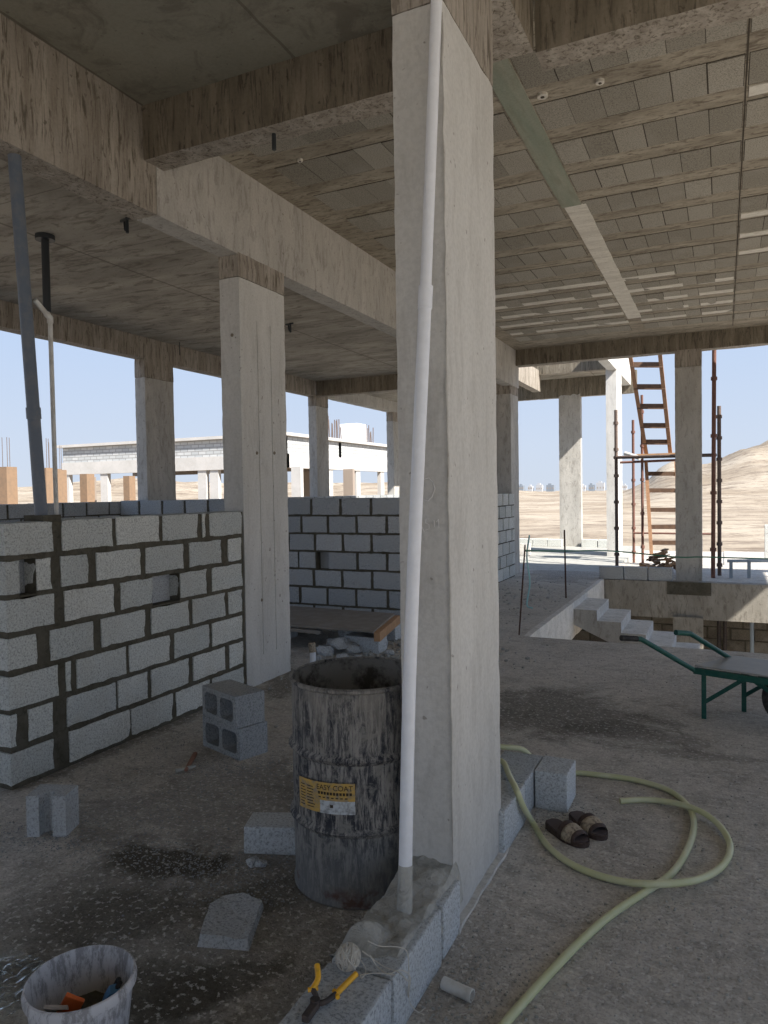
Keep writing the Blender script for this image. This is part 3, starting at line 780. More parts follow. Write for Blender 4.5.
# ------------------------------------------------------------------ pipes
t = thing('white_pipe', 'long white plastic pipe leaning on the front column', 'pipe', (-.985, 2.2, .2))
pA = Vector((-.985, 2.205, .2)); pT = PY(436.5, 0, 2.46); dirp = (pT - pA)
pJ = PY(425.5, 292, 2.41); pM = PY(410.8, 640, 2.31)
path = spline([pA, pM, pJ, pT, pT + (pT - pJ).normalized() * .35], 6)
bm = bmesh.new(); tube(bm, path[:13], .0235, 20); link('pipe_lower', bm, 'white_pvc', t, smooth=True)
bm = bmesh.new(); tube(bm, path[12:], .0205, 20); link('pipe_upper', bm, 'white_pvc', t, smooth=True)
bm = bmesh.new(); d_ = (path[13] - path[11]).normalized(); tube(bm, [path[12] - d_ * .06, path[12] + d_ * .02], .0262, 20); link('pipe_socket', bm, 'white_pvc', t, smooth=True)
bm = bmesh.new(); tube(bm, [path[0] + (path[1] - path[0]) * .02, path[0] + (path[1] - path[0]).normalized() * .16], .0245, 20, rs=[.027, .0242]); link('cement_collar', bm, 'cement', t, smooth=True)
# grey soil pipe on the left wall
t = thing('grey_drain_pipe', 'grey plastic drain pipe rising from the left block wall to the beam', 'pipe', (-3.68, 3.0, 1.45))
a, b = Vector((-3.68, 3.03, 1.44)), Vector((-3.70, 2.93, 3.62))
bm = bmesh.new(); tube(bm, [a, b], .036, 20); link('pipe_length', bm, 'grey_pvc', t, smooth=True)
q = a.lerp(b, .30); bm = bmesh.new(); tube(bm, [q, a.lerp(b, .33)], .041, 20); link('pipe_socket', bm, 'grey_pvc', t, smooth=True)
bm = bmesh.new(); rough_box(bm, (-3.76, 2.97, 1.475), (-3.60, 3.10, 1.525), .03, .012); link('mortar_pad', bm, 'mortar', t)
t = thing('thin_riser_pipe', 'thin white riser with a side branch on the left block wall', 'pipe', (-3.68, 3.13, 1.45))
a = Vector((-3.68, 3.135, 1.45)); b = PX(50, 318, -3.68); c_ = PX(35, 300, -3.68)
bm = bmesh.new(); tube(bm, [a, b], .0135, 14); link('pipe_length', bm, 'dirty_pvc', t, smooth=True)
bm = bmesh.new(); tube(bm, [b + Vector((0, 0, -.03)), b, b.lerp(c_, .25)], .019, 14); link('elbow', bm, 'dirty_pvc', t, smooth=True)
bm = bmesh.new(); tube(bm, [b, c_], .015, 14); link('branch', bm, 'dirty_pvc', t, smooth=True)
t = thing('ceiling_drop_pipe', 'black pipe with a flange hanging from the left ceiling', 'pipe', (-5.60, 4.72, 3.25))
bm = bmesh.new(); tube(bm, [(-5.60, 4.73, HZ(312, -5.6, 4.73)), (-5.60, 4.73, 4.02)], .034, 16); link('pipe_length', bm, 'dark_pvc', t, smooth=True)
bm = bmesh.new(); tube(bm, [(-5.60, 4.73, 3.975), (-5.60, 4.73, 4.018)], .085, 16); link('flange', bm, 'dark_pvc', t, smooth=True)
for i, (x, y, z, ln, lab) in enumerate(((-4.635, 4.758, 4.02, .13, 'black conduit stub poking down from the left ceiling above the block wall'),
        (-5.5, 8.70, 4.02, .13, 'black conduit stub under the ceiling right of the wall column'),
        (-2.60, 3.96, 3.94, .11, 'black conduit stub under the dark cross beam'),
        (-7.7, 8.95, 4.02, .2, 'thin dark wire stub beside the left facade beam'))):
    bm = bmesh.new(); tube(bm, [(x, y, z), (x, y, z - ln)], .014 if i < 3 else .006, 8)
    if i < 2: tube(bm, [(x - .05, y + .02, z), (x - .02, y, z - ln * .8)], .012, 8); tube(bm, [(x - .09, y + .02, z - .01), (x + .05, y - .01, z - .012)], .012, 6)
    tag(link('conduit_stub', bm, 'dark_pvc'), lab, 'conduit', 'conduit stubs in the ceiling')
for (px, py, r, lab) in ((542.5, 96, .035, 'round white ceiling box near the green strip'), (600, 82, .028, 'small pale ceiling patch disc right of the round white box'), (300, 160.5, .022, 'small round box in the block ceiling by the cross beam')):
    g = G(px, py, CZ - .012); bm = bmesh.new(); tube(bm, [(g.x, g.y, CZ - .02), (g.x, g.y, CZ)], r, 16); tube(bm, [(g.x, g.y, CZ - .0225), (g.x, g.y, CZ - .019)], r * .4, 10, 1)
    tag(link('ceiling_box', bm, ['ribpale', 'hblock_dark']), lab, 'ceiling box', 'electrical boxes in the ceiling')
# ------------------------------------------------------------------ hose
hr = .0145
seq = [(620, 801, .016), (652, 800, .016), (690, 807, .035), (716, 822, .03), (730, 845, .016), (722, 866, .016), (696, 880, .03), (655, 884, .045), (615, 880, .018), (575, 866, .016), (548, 846, .016)]
pts = [G(x, y, z) for x, y, z in seq] + [PX(533, 823, -.845), PX(523, 806, -.862), G(516.5, 790, .217), G(509, 775, .218), G(503, 762, .218)]
pts += [G(492, 760, .215), G(480, 755, .22), G(480, 748, .225), G(492, 746, .222), G(504, 747, .217), Vector((-1.0, 3.88, .20)), Vector((-.93, 3.93, .10)), Vector((-.85, 3.95, .03))]
pts += [G(x, y, z) for x, y, z in [(571, 773, .016), (600, 775, .016), (635, 780, .016), (668, 790, .016), (688, 806, .016), (694, 825, .016), (688, 848, .016), (672, 873, .016), (645, 892, .016), (612, 914, .016), (580, 942, .016), (548, 975, .016), (520, 1006, .016), (500, 1030, .016), (470, 1075, .016)]]
bm = bmesh.new(); tube(bm, spline(pts, 9), hr, 12)
tag(link('garden_hose', bm, 'hose', smooth=True), 'pale yellow-green hose looping over the right floor and round the kerb', 'hose')
# ------------------------------------------------------------------ slippers
def slipper(px0, py0, px1, py1, lab, flip):
    a, b = G(px0, py0), G(px1, py1); ctr = (a + b) / 2; d = (b - a).normalized(); s = Vector((-d.y, d.x, 0)); Ls = .25
    t = thing('slipper', lab, 'slipper', (ctr.x, ctr.y, 0), 'pair of slippers by the kerb')
    def wdt(u): return (.036 + .012 * math.sin(PI * min(1, u * 1.1)) + .010 * max(0, math.sin(PI * (u - .35) / .65) if u > .35 else 0)) * (1 - max(0, (u - .88) / .12) ** 2 * .65) * (1 - max(0, (.08 - u) / .08) ** 2 * .5)
    def sole(z0, z1, mat, name, k_=1.0):
        bm = bmesh.new(); n = 18; L1, L2 = [], []
        for i in range(n + 1):
            u = i / n; c = ctr + d * ((u - .5) * Ls * k_); w = wdt(u) * k_; h = .012 * (1 - u) ** 2
            L1.append([bm.verts.new(c + s * w * q + Vector((0, 0, z0))) for q in (-1, 1)])
            L2.append([bm.verts.new(c + s * w * q + Vector((0, 0, z1 + h))) for q in (-1, 1)])
        for i in range(n):
            bm.faces.new((L1[i][0], L1[i + 1][0], L2[i + 1][0], L2[i][0])); bm.faces.new((L1[i][1], L2[i][1], L2[i + 1][1], L1[i + 1][1]))
            bm.faces.new((L2[i][0], L2[i + 1][0], L2[i + 1][1], L2[i][1])); bm.faces.new((L1[i][0], L1[i][1], L1[i + 1][1], L1[i + 1][0]))
        for q in (0, n): bm.faces.new((L1[q][0], L2[q][0], L2[q][1], L1[q][1]))
        link(name, bm, mat, t)
    sole(0, .022, 'leather', 'sole'); sole(.022, .026, 'insole', 'insole', .93)
    def strap(u0, u1, hh, mat, name):
        bm = bmesh.new(); n, m = 5, 12; g = []
        for i in range(n + 1):
            u = u0 + (u1 - u0) * i / n; c = ctr + d * ((u - .5) * Ls); w = wdt(u) + .003; row = []
            for j in range(m + 1):
                a = PI * j / m; row.append(bm.verts.new(c + s * w * math.cos(a) + Vector((0, 0, .012 + hh * math.sin(a) ** .7 * (1 - .25 * i / n)))))
            g.append(row)
        for i in range(n):
            for j in range(m): bm.faces.new((g[i][j], g[i + 1][j], g[i + 1][j + 1], g[i][j + 1]))
        o = link(name, bm, mat, t, smooth=True); md = o.modifiers.new('t', 'SOLIDIFY'); md.thickness = .004
    strap(.46, .58, .062, 'leather', 'strap_edge'); strap(.575, .80, .060, 'strapm', 'strap'); strap(.795, .86, .05, 'leather', 'strap_edge')
slipper(549, 826, 587, 848, 'nearer brown slipper with a tan strap, beside the hose', 0)
slipper(571, 816, 607, 843, 'farther brown slipper with a tan strap, right of its pair', 0)
# ------------------------------------------------------------------ bucket
bc = (-1.635, 1.43, 0)
t = thing('plastic_bucket', 'dirty white plastic bucket with rubbish in it at lower left', 'bucket', bc)
bm = bmesh.new(); lathe(bm, bc, [(.105, .0), (.108, .004), (.140, .255), (.149, .258), (.150, .268), (.146, .284), (.141, .286), (.137, .27), (.134, .25), (.102, .02)], 56)
r1 = [v for v in bm.verts if abs(v.co.z - .02) < .001]; bmesh.ops.contextual_create(bm, geom=r1)
link('bucket_body', bm, 'bucket', t, smooth=True)
bm = bmesh.new(); rg = lathe(bm, bc, [(.001, .165), (.05, .17), (.09, .16), (.124, .155)], 30)
for v in bm.verts: v.co.z += noise.noise(v.co * 30) * .02
link('cement_sludge', bm, 'mortar', t, smooth=True)
def rbox(c, s, rot, mat, name, lab, cat):
    bm = bmesh.new(); Rm = Matrix.Rotation(rot[2], 3, 'Z') @ Matrix.Rotation(rot[0], 3, 'X') @ Matrix.Rotation(rot[1], 3, 'Y')
    obox(bm, c, Rm @ Vector((1, 0, 0)), Rm @ Vector((0, 1, 0)), Rm @ Vector((0, 0, 1)), (s[0] / 2, s[1] / 2, s[2] / 2), 0, .003)
    bmesh.ops.subdivide_edges(bm, edges=bm.edges, cuts=1)
    for v in bm.verts: v.co += noise.noise_vector(v.co * 22) * .006
    return tag(link(name, bm, mat), lab, cat)
rbox((-1.635, 1.395, 0.225), (.055, .012, .085), (.35, .5, .45), 'orange', 'paper_scrap', 'orange printed scrap of packaging inside the bucket', 'scrap')
rbox((-1.675, 1.385, 0.215), (.065, .012, .07), (.9, .1, .5), 'paper', 'paper_scrap', 'crumpled white packaging scrap at the left inside the bucket', 'scrap')
rbox((-1.625, 1.365, 0.20), (.06, .012, .035), (.6, 0, .4), 'paper', 'paper_scrap', 'small white card under the orange scrap in the bucket', 'scrap')
rbox((-1.57, 1.475, 0.215), (.03, .03, .06), (.3, .4, .9), 'bluelid', 'plastic_scrap', 'blue plastic piece at the right inside the bucket', 'scrap')
bm = bmesh.new(); tube(bm, [(-1.61, 1.50, .18), (-1.585, 1.52, .235), (-1.56, 1.50, .245), (-1.555, 1.46, .22)], .008, 8)
tag(link('rubber_strip', bm, 'rubber', smooth=True), 'curled black rubber strip against the bucket wall', 'scrap')
# clear plastic crumple
bm = bmesh.new(); n_ = 26; g = []
c0 = G(-6, 995)
for i in range(n_):
    row = []
    for j in range(n_):
        x, y = (i / (n_ - 1) - .5), (j / (n_ - 1) - .5)
        p = Vector((c0.x + x * .30, c0.y + y * .36, .012 + abs(noise.noise(Vector((x * 9, y * 9, 5)))) * .06 * max(0, 1 - 3.2 * (x * x + y * y))))
        row.append(bm.verts.new(p))
    g.append(row)
for i in range(n_ - 1):
    for j in range(n_ - 1): bm.faces.new((g[i][j], g[i + 1][j], g[i + 1][j + 1], g[i][j + 1]))
tag(link('plastic_sheet', bm, 'clear'), 'crumpled clear plastic sheet on the floor left of the bucket', 'plastic sheet')
# ------------------------------------------------------------------ pliers / string / offcut / hammer
KT = .197
t = thing('rebar_cutter', 'black cutting pliers with yellow grips lying open on the foreground kerb', 'pliers', tuple(G(317, 1004, KT)))
pv = G(315, 1003, KT + .014)
def hnd(p1, p2, p3, p4):
    bm = bmesh.new(); tube(bm, spline([pv, p1, p2], 5), .008, 10, rs=None); link('handle', bm, 'steel_dark', t, smooth=True)
    bm = bmesh.new(); tube(bm, spline([p2, p3, p4], 6), .0085, 12); link('grip', bm, 'yellow', t, smooth=True)
    bm = bmesh.new(); d = (p2 - pv).normalized(); s = Vector((-d.y, d.x, 0)); tube(bm, [p2 - s * .016, p2, p2 + s * .016], .0065, 8); link('grip_stop', bm, 'yellow', t, smooth=True)
hnd(G(316, 997, KT + .02), G(313, 989, KT + .03), G(318, 978, KT + .045), G(317, 965, KT + .06))
hnd(G(325, 1002, KT + .016), G(336, 994, KT + .02), G(345, 985, KT + .022), G(356, 974, KT + .022))
bm = bmesh.new(); tube(bm, [pv - Vector((0, 0, .012)), pv + Vector((0, 0, .012))], .014, 16)
obox(bm, G(311, 1011, KT + .012), (G(300, 1026, 0) - G(317, 1002, 0)), Vector((0, 0, 1)).cross(G(300, 1026, 0) - G(317, 1002, 0)), (0, 0, 1), (.035, .011, .010), 0, .003)
link('jaw', bm, 'steel_dark', t)
t = thing('string_ball', 'ball of cream string on the foreground kerb with loose ends', 'string', tuple(G(348, 966, KT)))
bc2 = G(348, 957, KT + .036); bm = bmesh.new()
bmesh.ops.create_uvsphere(bm, u_segments=16, v_segments=10, radius=.031, matrix=Matrix.Translation(bc2))
for kk in range(26):
    ax = Vector((random.gauss(0, 1), random.gauss(0, 1), random.gauss(0, .8))).normalized()
    u = ax.orthogonal().normalized(); w = ax.cross(u); r = random.uniform(.032, .038)
    tube(bm, [bc2 + (u * math.cos(a) + w * math.sin(a)) * r + ax * random.uniform(-.001, .001) for a in [2 * PI * q / 22 for q in range(23)]], .0024, 5, cap=False)
link('winding', bm, 'twine', t, smooth=True)
bm = bmesh.new()
def strg(L_, r=.0016): tube(bm, spline([G(x, y, z) for x, y, z in L_], 7), r, 6)
strg([(362, 951, .235), (372, 958, .215), (383, 966, .203), (398, 972, .203), (403, 976, .203), (408, 981, .19)])
strg([(370, 955, .24), (377, 966, .205), (388, 974, .203), (400, 970, .206), (410, 977, .16), (409, 1000, .06), (418, 1012, .01), (425, 1008, .006)])
strg([(368, 941, .265), (380, 946, .24), (398, 947, .235), (407, 952, .22), (409, 975, .17), (408, 1000, .06), (414, 1009, .01), (424, 1015, .006)])
strg([(361, 960, .22), (366, 970, .205), (362, 978, .203), (360, 975, .205)])
strg([(360, 975, .203), (378, 973, .203), (395, 975, .203)])
link('loose_end', bm, 'twine', t, smooth=True)
bm = bmesh.new(); a, b = G(446, 984, .02), G(472, 996, .02)
n_ = 20; ax = (b - a).normalized()
for r0, r1, mi in ((.02, .02, 0),): tube(bm, [a - ax * .01, b], .020, 20, 0, cap=False)
tube(bm, [b, a], .0165, 20, 0, cap=False)
tube(bm, [b, b + ax * .0005], .02, 20, 0, cap=False, rs=[.02, .0165])
tube(bm, [a + ax * .01, a + ax * .012], .0166, 20, 1)
tag(link('pipe_offcut', bm, ['dirty_pvc', 'hblock_dark'], smooth=True), 'short white pipe offcut on the floor right of the kerb', 'pipe')
t = thing('hammer', 'hammer with a brown handle lying on the floor near the block stack', 'hammer', tuple(G(186, 768)))
bm = bmesh.new(); tube(bm, [G(186, 770, .018), G(195, 754, .016)], .013, 10, rs=[.011, .015]); link('handle', bm, 'hammer_wood', t, smooth=True)
bm = bmesh.new(); a, b = G(176, 771, .018), G(196, 766, .018); tube(bm, [a, a.lerp(b, .3), a.lerp(b, .7), b], .013, 10, rs=[.014, .010, .012, .004]); link('hammer_head', bm, 'cement', t, smooth=True)
# ------------------------------------------------------------------ stakes and line
for (b0, t0, lab) in (((519, 635), (526, 545), 'nearer rebar stake beside the stair opening, leaning slightly'), ((566, 598), (565, 530), 'farther rebar stake beside the stair opening')):
    g = G(*b0); zt = HZ(t0[1], g.x, g.y); off = G(t0[0], b0[1]) - g
    bm = bmesh.new(); tube(bm, [(g.x, g.y, -.02), (g.x + off.x, g.y + off.y, zt)], .009 if b0[0] < 540 else .012, 8)
    tag(link('rebar_stake', bm, 'rebar', smooth=True), lab, 'stake', 'rebar stakes by the stair opening')
bm = bmesh.new()
g1 = G(519, 635); z1 = HZ(549, g1.x, g1.y); g2 = G(566, 598); z2 = HZ(551, g2.x, g2.y)
p3 = PY(612, 551, 13.2); p4 = PY(676, 557, 13.2); p5 = PY(704, 557, 13.2); p6 = PY(775, 559, 13.2)
g1 = G(526, 635)
tube(bm, spline([(g1.x, g1.y, z1 - .02), (g2.x, g2.y, z2), p3, p4, p5, p6, p6 + Vector((2, .1, 0))], 6), .011, 8)
tag(link('guard_rod', bm, 'rope_green', smooth=True), 'thin green guard rod running across the far side from the stakes', 'rod')
bm = bmesh.new(); g_ = G(527, 608)
tube(bm, spline([(g_.x + .02, g_.y + .1, 1.0), (g_.x - .02, g_.y + .1, .7), (g_.x + .03, g_.y + .05, .35), (g_.x, g_.y, .05), (g_.x + .1, g_.y - .1, .02)], 6), .011, 8)
tag(link('cyan_hose', bm, 'rope_cyan', smooth=True), 'short cyan hose hanging beside the nearer rebar stake', 'hose')
# ------------------------------------------------------------------ stairs
bm = bmesh.new()
ys, ye = 10.45, 11.60; tr, rs_ = .325, .15; x0, zs = -1.95, -.085
pts_ = []
nst = 12
top_ = []
for i in range(nst):
    top_ += [(x0 + i * tr, zs - i * rs_), (x0 + (i + 1) * tr, zs - i * rs_)]
low = [(x0 + nst * tr, zs - nst * rs_ - .2), (x0, zs - .22)]
poly = top_ + low
A_ = [bm.verts.new((x, ys, z)) for x, z in poly]; B_ = [bm.verts.new((x, ye, z)) for x, z in poly]
nn = len(poly)
for i in range(nn): bm.faces.new((A_[i], A_[(i + 1) % nn], B_[(i + 1) % nn], B_[i])).material_index = 1 if i >= len(top_) - 1 else 0
fa = bm.faces.new(A_); fb = bm.faces.new(B_[::-1]); fa.material_index = fb.material_index = 1
bmesh.ops.triangulate(bm, faces=[fa, fb])
tag(link('concrete_staircase', bm, ['stair', 'conc_mid']), 'rough concrete staircase going down to the right into the opening', 'staircase')
# ------------------------------------------------------------------ loose blocks beyond
for i, (a, b) in enumerate(((598, 622), (623.5, 646.5), (648, 672))):
    A, B2 = PY(a, 575, 13.30), PY(b, 575, 13.30)
    solid_block((A.x, 13.44, 0.0), (B2.x, 13.64, .225), ('left', 'middle', 'right')[i] + ' grey block of the row of three on the sunken beam', 'block_blue', 'blocks on the sunken beam')
names_ = ['first', 'second', 'third', 'fourth']
for i in range(5):
    x = -6.25 + .42 * i
    solid_block((x, 20.65, 0), (x + .405, 20.85, .21), 'far porch-edge block left of the wide porch column, %s from the column' % (['fifth', 'fourth', 'third', 'second', 'nearest'][i]), 'block', 'far blocks along the porch edge')
for i in range(2):
    x = -3.62 + .45 * i
    solid_block((x, 20.65, 0), (x + .42, 20.85, .21), 'far porch-edge block between the two porch columns, %s one' % ('left', 'right')[i], 'block', 'far blocks along the porch edge')
for r_ in range(4):
    for c2 in range(2):
        x = .86 + c2 * .42
        solid_block((x, 19.0, -.1 + r_ * .205), (x + .4, 19.2, .10 + r_ * .205), 'pale block at the right edge, %s layer of the stack, %s column' % (['bottom', 'second', 'third', 'top'][r_], ['left', 'right'][c2]), 'block', 'block stack at the right edge')
slab('floor', (.0, 16.6, -.9), (6, 21.4, -.1), 'floor')
slab('floor', (-2.03, 16.6, -.9), (.0, 21.4, -.12), 'floor')
for nm, a, b in (('trim_2', (-5.55, 17.2, 0), (-5.35, 19.6, .32)), ('trim_3', (-5.0, 17.6, 0), (-4.35, 17.8, .30))):
    bm = bmesh.new(); rough_box(bm, a, b, .15, .008, 0, .01); struct(link(nm, bm, 'stair'))
# wood offcuts behind the three blocks
for i in range(30):
    px, py = random.uniform(641, 680), random.uniform(561, 568); g = G(px, py, .0)
    g = Vector((g.x, random.uniform(14.3, 15.1), 0)); g.x = PY(px, 565, g.y).x
    bm = bmesh.new(); a = random.uniform(0, PI); tl = random.uniform(-.5, .5); z = random.uniform(.04, .50 * (1 - abs(px - 664) / 26))
    obox(bm, (g.x, g.y, z), (math.cos(a), math.sin(a), tl), (-math.sin(a), math.cos(a), 0), (-math.cos(a) * tl, -math.sin(a) * tl, 1), (random.uniform(.06, .16), random.uniform(.02, .05), random.uniform(.01, .03)))
    tag(link('wood_offcut', bm, random.choice(('timber', 'timber', 'formply', 'rungw'))), 'wood offcut in the scrap pile behind the row of three blocks', 'wood offcut', 'wood scrap pile')
# blue-grey handrail
t = thing('guard_rail', 'blue-grey guard rail on the sunken beam right of the scaffold tubes', 'rail', (.2, 14.3, 0))
for px in (731, 749):
    g = G(px, 578); bm = bmesh.new(); obox(bm, (g.x, g.y, HZ(561, g.x, g.y) / 2), (1, 0, 0), (0, 1, 0), (0, 0, 1), (.028, .028, HZ(561, g.x, g.y) / 2)); link('post', bm, 'bluegrey', t)
g = G(731, 578); g2 = G(749, 578); zt = HZ(561, g.x, g.y); e = g2 + (g2 - g) * 4
bm = bmesh.new(); obox(bm, ((g.x - .1 + e.x) / 2, (g.y + e.y) / 2, zt), (e - g), (0, 1, 0), (0, 0, 1), ((e.x - g.x + .1) / 2, .03, .025)); link('top_rail', bm, 'bluegrey', t)
# ------------------------------------------------------------------ scaffold and ladders
def pole(x, y, pt_, pb, r, mat, lab, coup=6, dx=0):
    z0, z1 = pb, HZ(pt_, x, y)
    t = thing('scaffold_tube', lab, 'scaffold tube', (x, y, z0), 'scaffold tubes around the ladders')
    bm = bmesh.new(); tube(bm, [(x, y, z0), (x + dx, y, z1)], r, 12); link('tube', bm, mat, t, smooth=True)
    for i in range(coup):
        z = z0 + (z1 - z0) * (i + .5) / coup; bm = bmesh.new(); tube(bm, [(x + dx * (z - z0) / (z1 - z0), y, z - .03), (x + dx * (z - z0) / (z1 - z0), y, z + .03)], r * 1.55, 10); link('collar', bm, mat, t)
    return t
P1 = (-2.0, 15.5); g_ = PY(633.5, 500, 17.5); P2 = (g_.x, 17.5)
pole(P1[0] + (PY(616.5, 500, 15.5).x - P1[0]), 15.5, 410, 0, .034, 'scaf', 'dark scaffold tube left of the ladders in front of the slim porch column')
pole(P2[0], P2[1], 420, -.12, .03, 'rust', 'rusty scaffold tube between the dark tube and the ladders')
q_ = PY(642, 430, 16.4); pole(q_.x, 16.4, 395, 0, .028, 'rust', 'rusty tube rising behind the leaning ladder', 5)
q5 = PY(713.0, 560, 14.2); pole(q5.x, 14.2, 350, 0, .036, 'rust', 'tall rusty prop right of the right-hand column, reaching the end beam', 4, dx=.03)
q6 = PY(719.5, 560, 14.6); pole(q6.x, 14.6, 406, 0, .034, 'scaf', 'dark scaffold tube next to the rusty prop', 8)
bm = bmesh.new(); a = PY(616, 457.5, 15.5); b = PY(716, 455, 14.6); tube(bm, [a + (a - b) * .02, b], .034, 10)
tag(link('scaffold_ledger', bm, 'scaf', smooth=True), 'upper dark horizontal scaffold tube under the ladder platform', 'scaffold tube', 'horizontal scaffold tubes')
bm = bmesh.new(); a = PY(620, 462.5, 16.8); b = PY(690, 459.5, 16.8); tube(bm, [a, b], .028, 10)
tag(link('scaffold_ledger', bm, 'rust', smooth=True), 'lower rusty horizontal scaffold tube under the ladder platform', 'scaffold tube', 'horizontal scaffold tubes')
bm = bmesh.new(); a = PY(633, 533, 17.4); b = PY(715, 534, 17.4); tube(bm, [a, b], .022, 10)
tag(link('scaffold_ledger', bm, 'rust', smooth=True), 'low rusty horizontal scaffold tube across the lower ladder', 'scaffold tube', 'horizontal scaffold tubes')
bm = bmesh.new(); a = PY(625, 453.5, 16.2); b = PY(640, 458, 16.0); tube(bm, [a, b], .045, 12)
tag(link('pipe_offcut', bm, 'dirty_pvc', smooth=True), 'short pale tube lying on the scaffold left of the ladder foot', 'pipe')
bm = bmesh.new(); a = PY(637, 456, 16.5); b = PY(680, 454.5, 16.5); obox(bm, (a + b) / 2, (b - a), (0, 1, 0), (0, 0, 1), ((b - a).length / 2, .25, .03))
tag(link('scaffold_board', bm, 'timber'), 'wooden board on the scaffold carrying the upper ladder', 'board')
t = thing('wooden_ladder', 'upper wooden ladder leaning from the scaffold board up to the roof', 'ladder', tuple(PY(658, 454, 16.5)))
yb, yt = 16.5, 15.6
LB, LT = PY(646.5, 455, yb), PY(628.5, 345, yt); RB, RT_ = PY(670.5, 455, yb), PY(659, 345, yt)
for a, b in ((LB, LT), (RB, RT_)):
    bm = bmesh.new(); d = (b - a); obox(bm, (a + b) / 2, (1, 0, 0), d.cross(Vector((1, 0, 0))), d, (.038, .03, d.length / 2)); link('rail', bm, 'wood', t)
for py_ in (364, 385.5, 405, 424.5, 441.5):
    u = (455 - py_) / 110; a, b = LB.lerp(LT, u), RB.lerp(RT_, u); bm = bmesh.new()
    obox(bm, (a + b) / 2 + Vector((0, .0, .0)), b - a, (0, 1, .0), (0, 0, 1), ((b - a).length / 2 + .03, .02, .055)); link('rung', bm, 'rungw', t)
t = thing('wooden_ladder', 'lower wooden ladder standing behind the right-hand column under the board', 'ladder', tuple(PY(665, 553, 16.2)))
LB, LT = PY(651.5, 555, 16.1), PY(646, 462, 16.6); RB, RT_ = PY(681, 555, 16.1), PY(676, 462, 16.6)
for a, b in ((LB, LT), (RB, RT_)):
    bm = bmesh.new(); d = (b - a); obox(bm, (a + b) / 2, (1, 0, 0), d.cross(Vector((1, 0, 0))), d, (.034, .03, d.length / 2)); link('rail', bm, 'wood', t)
for py_ in (474, 491, 510.5, 527.5, 543):
    u = (555 - py_) / 93; a, b = LB.lerp(LT, u), RB.lerp(RT_, u); bm = bmesh.new()
    obox(bm, (a + b) / 2, b - a, (0, 1, .0), (0, 0, 1), ((b - a).length / 2, .02, .045)); link('rung', bm, 'rungw', t)
# props in the basement
for i, px in enumerate((719, 725, 752)):
    q = PY(px, 640, 14.4); bm = bmesh.new(); tube(bm, [(q.x, 14.4, -3), (q.x, 14.4, -.25)], .035, 10)
    tag(link('steel_prop', bm, 'bluegrey' if i == 2 else 'steel_dark', smooth=True), ('left dark steel prop below the sunken beam', 'right dark steel prop below the sunken beam', 'blue-grey steel prop below the sunken beam')[i], 'prop', 'props in the basement')
# ------------------------------------------------------------------ wheelbarrow
t = thing('wheelbarrow', 'green wheelbarrow with a grey tray at the right edge', 'wheelbarrow', (.1, 5.6, 0))
ax = Vector((.95, -.31, 0)).normalized(); sd = Vector((.31, .95, 0)).normalized()
l1 = G(704, 719); l2 = G(744, 712)
b1 = Vector((l1.x, l1.y, HZ(670.5, l1.x, l1.y))) + Vector((-.02, .0, 0)); b2 = Vector((l2.x, l2.y, b1.z)) 
zb = b1.z
b1 = G(695, 670.5, zb); b2 = G(734.6, 661, zb)
t1, t1b = G(621.5, 638, zb + .27), G(641, 639, zb + .25)
t2, t2b = G(676, 632.5, zb + .27), G(690, 633.5, zb + .25)
e1 = b1 + ax * .95; e2 = b2 + ax * .95
def bar(p, q, name, w=.018, h=.02, mat='green_paint'):
    bm = bmesh.new(); d = q - p; s = Vector((0, 0, 1)).cross(d)
    if s.length < 1e-4: s = Vector((1, 0, 0))
    obox(bm, (p + q) / 2, d, s, d.cross(s), (d.length / 2 + .008, w, h), 0, .004); return link(name, bm, mat, t)
for (a, b, c_, e) in ((t1, t1b, b1, e1), (t2, t2b, b2, e2)):
    bm = bmesh.new()
    tube(bm, [a, b, b.lerp(c_, .02), c_], .018, 10); link('handle', bm, 'green_paint', t, smooth=True)
    bm = bmesh.new(); tube(bm, [a - (b - a) * .02, a.lerp(b, .8)], .0195, 10); link('grip', bm, 'rubber' if a is t1 else 'green_paint', t, smooth=True)
    bar(c_, e, 'side_rail', .016, .022)
for lg, bt in ((l1, b1), (l2, b2)):
    tp = Vector((lg.x, lg.y, zb)); bar(tp, Vector((lg.x, lg.y, 0.012)), 'leg', .016, .016)
    bar(Vector((lg.x, lg.y, zb * .34)), tp + ax * .26 - Vector((0, 0, .02)), 'brace', .012, .014)
bm = bmesh.new(); u = Vector((0, 0, .028))
P4 = [b1 + u, e1 + ax * .05 + u, e2 + ax * .05 + u, b2 + u]
lo = [bm.verts.new(p) for p in P4]; hi = [bm.verts.new(p + Vector((0, 0, .012))) for p in P4]
for i in range(4): bm.faces.new((lo[i], lo[(i + 1) % 4], hi[(i + 1) % 4], hi[i]))
bm.faces.new(lo[::-1]); bm.faces.new(hi); link('tray', bm, 'pan', t)
wc = (l1 + l2) / 2 + ax * .43; wc.z = .185
def wheel_ring(name, R, r, mat):
    bm = bmesh.new(); n, m = 36, 10; rg = []
    for i in range(n):
        a = 2 * PI * i / n; d = ax * math.cos(a) + Vector((0, 0, 1)) * math.sin(a)
        rg.append([bm.verts.new(wc + d * (R + r * math.cos(2 * PI * j / m)) + sd * r * 1.1 * math.sin(2 * PI * j / m)) for j in range(m)])
    for i in range(n):
        for j in range(m): bm.faces.new((rg[i][j], rg[(i + 1) % n][j], rg[(i + 1) % n][(j + 1) % m], rg[i][(j + 1) % m]))
    return link(name, bm, mat, t, smooth=True)
wheel_ring('tyre', .148, .037, 'rubber')
